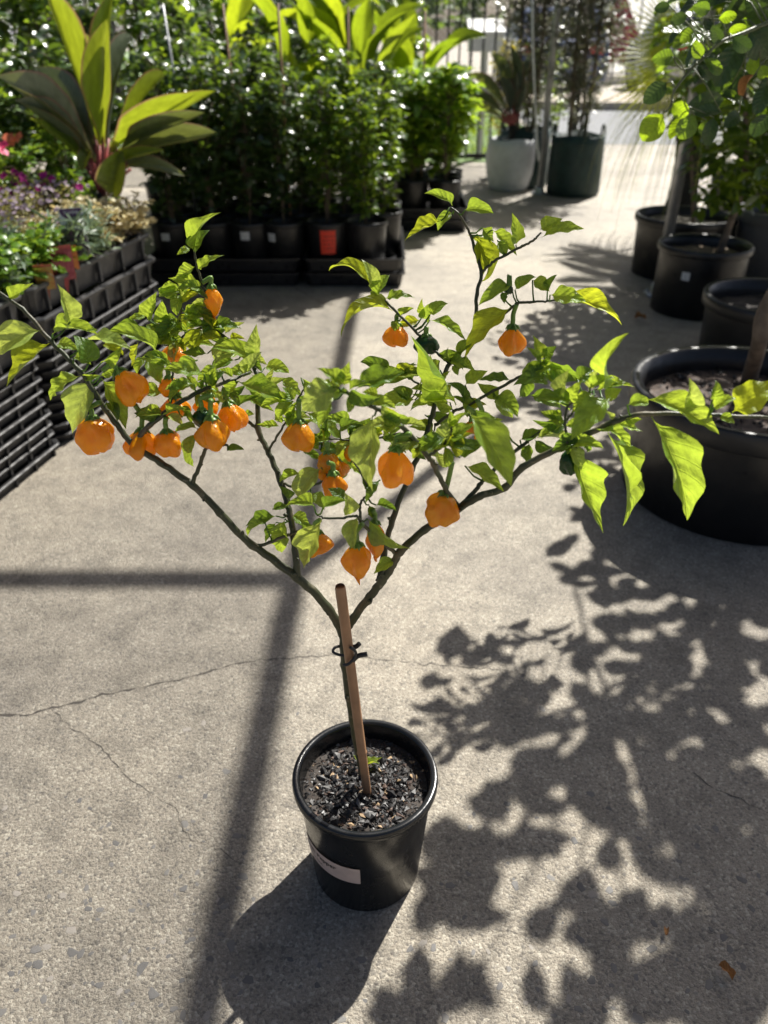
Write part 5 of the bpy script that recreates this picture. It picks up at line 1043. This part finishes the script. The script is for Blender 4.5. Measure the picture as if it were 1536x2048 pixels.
# parked cars seen end-on
M_glass = plain('car_glass', (.02, .025, .03), .08, .1); M_tyre = plain('tyre', (.02, .02, .02), .8, .2); M_alloy = plain('alloy', (.5, .5, .52), .3, .1, metal=.9); M_lamp = plain('lamp_red', (.45, .02, .02), .2, .1); M_lampw = plain('lamp_clear', (.7, .7, .7), .15, .1)
def car(loc, rz, paint, label):
    t = empty('parked_car', loc, label, 'car', None, rz); W = .86
    side = [(-2.05, .35), (-2.1, .62), (-2.02, .92), (-1.85, 1.0), (-1.45, 1.40), (-1.0, 1.48), (.25, 1.46), (1.0, 1.02), (1.85, .90), (2.08, .70), (2.1, .38), (1.9, .22), (-1.9, .22)]
    m = MB(); n = len(side); rows_ = [(-W, .94), (-W*.98, 1), (W*.98, 1), (W, .94)]; vs = []
    for y, s in rows_: vs += [(x*(.985 if s < 1 else 1), y*(1-.17*max(0, z-.95)/.5), .22+(z-.22)*(s if z > .95 else 1)) for x, z in side]
    fs = [(i*n+k, i*n+(k+1) % n, (i+1)*n+(k+1) % n, (i+1)*n+k) for i in range(3) for k in range(n)] + [tuple(range(n-1, -1, -1)), tuple(range(3*n, 4*n))]
    m.add(vs, fs); m.build('body', paint, t, False, .03)
    for s in (-1, 1):
        m = MB(); m.add([(-1.5, s*.79, 1.03), (.55, s*.79, 1.03), (.1, s*.735, 1.38), (-1.2, s*.735, 1.38)], [(0, 1, 2, 3)]); m.build('side_window', M_glass, t, False)
        for x in (-1.3, 1.32):
            m = MB(); m.lathe([(.18, -.1), (.30, -.1), (.32, -.06), (.32, .06), (.30, .1), (.18, .1)], 24); wme = m.mesh('wheel', M_tyre); o = link('wheel', wme, None, t); o.location = (x, s*.78, .32); o.rotation_euler = (pi/2, 0, 0)
            m = MB(); m.lathe([(0.001, .09), (.06, .1), (.18, .085), (.2, .06)], 24); h = link('rim', m.mesh('rim', M_alloy), None, o); h.rotation_euler = (pi if s > 0 else 0, 0, 0)
        m = MB(); m.box(-2.115, -2.05, s*.62-.13, s*.62+.13, .72, .88); m.build('tail_lamp', M_lamp, t, False, .01); m = MB(); m.box(2.0, 2.1, s*.6-.16, s*.6+.16, .62, .76); m.build('headlight', M_lampw, t, False, .02)
    m = MB(); m.add([(-1.875, -.66, 1.03), (-1.875, .66, 1.03), (-1.5, .62, 1.375), (-1.5, -.62, 1.375)], [(0, 1, 2, 3)]); m.build('rear_window', M_glass, t, False)
    m = MB(); m.add([(1.02, -.7, 1.035), (1.02, .7, 1.035), (.33, .64, 1.44), (.33, -.64, 1.44)], [(0, 1, 2, 3)]); m.build('windscreen', M_glass, t, False)
car((3.35, 18.7, .0), radians(88), plain('blue_paint', (.03, .07, .20), .2, .1), 'dark blue car parked across the road behind the silvery trees')
car((6.15, 18.2, .0), radians(86), plain('silver_paint', (.40, .42, .45), .25, .1, metal=.5), 'silver car parked across the road behind the fan palm')
# white building with grey-framed windows
t = empty('white_building', (8.0, 31, 0), 'white rendered building across the road at upper right', 'building'); m = MB(); m.box(0, 16, 0, 8, 0, 5.5); m.build('wall', M_white, t, False)
m = MB(); m.box(-.2, 16.2, -.2, 8.2, 5.5, 5.75); m.build('roof', plain('roof_grey', (.25, .25, .26), .7), t, False)
for x in (1.7, 4.6, 7.5, 10.4): 
    m = MB(); m.box(x, x+1.6, -.05, .03, .5, 2.4); w = m.build('window', M_black, t, False); m = MB(); m.box(x+.07, x+1.53, -.06, -.052, .57, 2.33); m.build('pane', M_glass, w, False)
# closed red umbrella
up_ = at(1236, 60, 22.0); t = empty('folded_umbrella', (up_.x, 22, 0), 'closed red canvas umbrella across the road in front of the white building', 'umbrella'); m = MB(); m.tube([(0, 0, 0), (0, 0, 2.0)], .025, 8); m.build('pole', M_white, t)
n = 40; vs = []; fs = []; M_can = plain('red_canvas', (.34, .02, .035), .8, .2, 6)
for i, (rr, z) in enumerate(((.03, 1.92), (.16, 1.62), (.36, 1.2), (.52, .75), (.56, .45))):
    for k in range(n): q = 2*pi*k/n; f = 1+.22*sin(8*q); vs.append((rr*f*cos(q), rr*f*sin(q), z))
for i in range(4):
    for k in range(n): fs.append((i*n+k, i*n+(k+1) % n, (i+1)*n+(k+1) % n, (i+1)*n+k))
m = MB(); m.add(vs, fs); m.build('canopy', M_can, t)

# made-up marquee: translucent fabric added to give the bright white patch beside the umbrella
t_ = NT('added_marquee_fabric'); t_.b.inputs['Base Color'].default_value = (.82, .82, .80, 1); t_.b.inputs['Roughness'].default_value = .7
tl = t_.new('ShaderNodeBsdfTranslucent'); tl.inputs['Color'].default_value = (.92, .91, .88, 1); mxx = t_.new('ShaderNodeMixShader'); mxx.inputs[0].default_value = .55
t_.l(t_.b.outputs[0], mxx.inputs[1]); t_.l(tl.outputs[0], mxx.inputs[2]); t_.l(mxx.outputs[0], t_.out.inputs['Surface'])
t = empty('added_marquee', (7.75, 24.5, 0), 'added white fabric marquee standing in for the bright patch right of the red umbrella', 'marquee')
for x in (-1.3, 1.3):
    for y in (-1.3, 1.3): m = MB(); m.tube([(x, y, 0), (x, y, 2.1)], .025, 8); m.build('pole', M_steel, t)
m = MB(); m.add([(-1.35, -1.35, 2.1), (1.35, -1.35, 2.1), (1.35, 1.35, 2.1), (-1.35, 1.35, 2.1), (0, 0, 2.9)], [(0, 1, 4), (1, 2, 4), (2, 3, 4), (3, 0, 4)]); m.build('roof', t_.m, t, False)
m = MB(); n = 40; vs = []
for i in range(n+1): x = -1.28+2.56*i/n; vs += [(x, 1.25+.03*sin(i*1.3), .08), (x, 1.27+.02*sin(i*1.3), 2.09)]
m.add(vs, [(2*i, 2*i+2, 2*i+3, 2*i+1) for i in range(n)]); m.build('wall', t_.m, t)
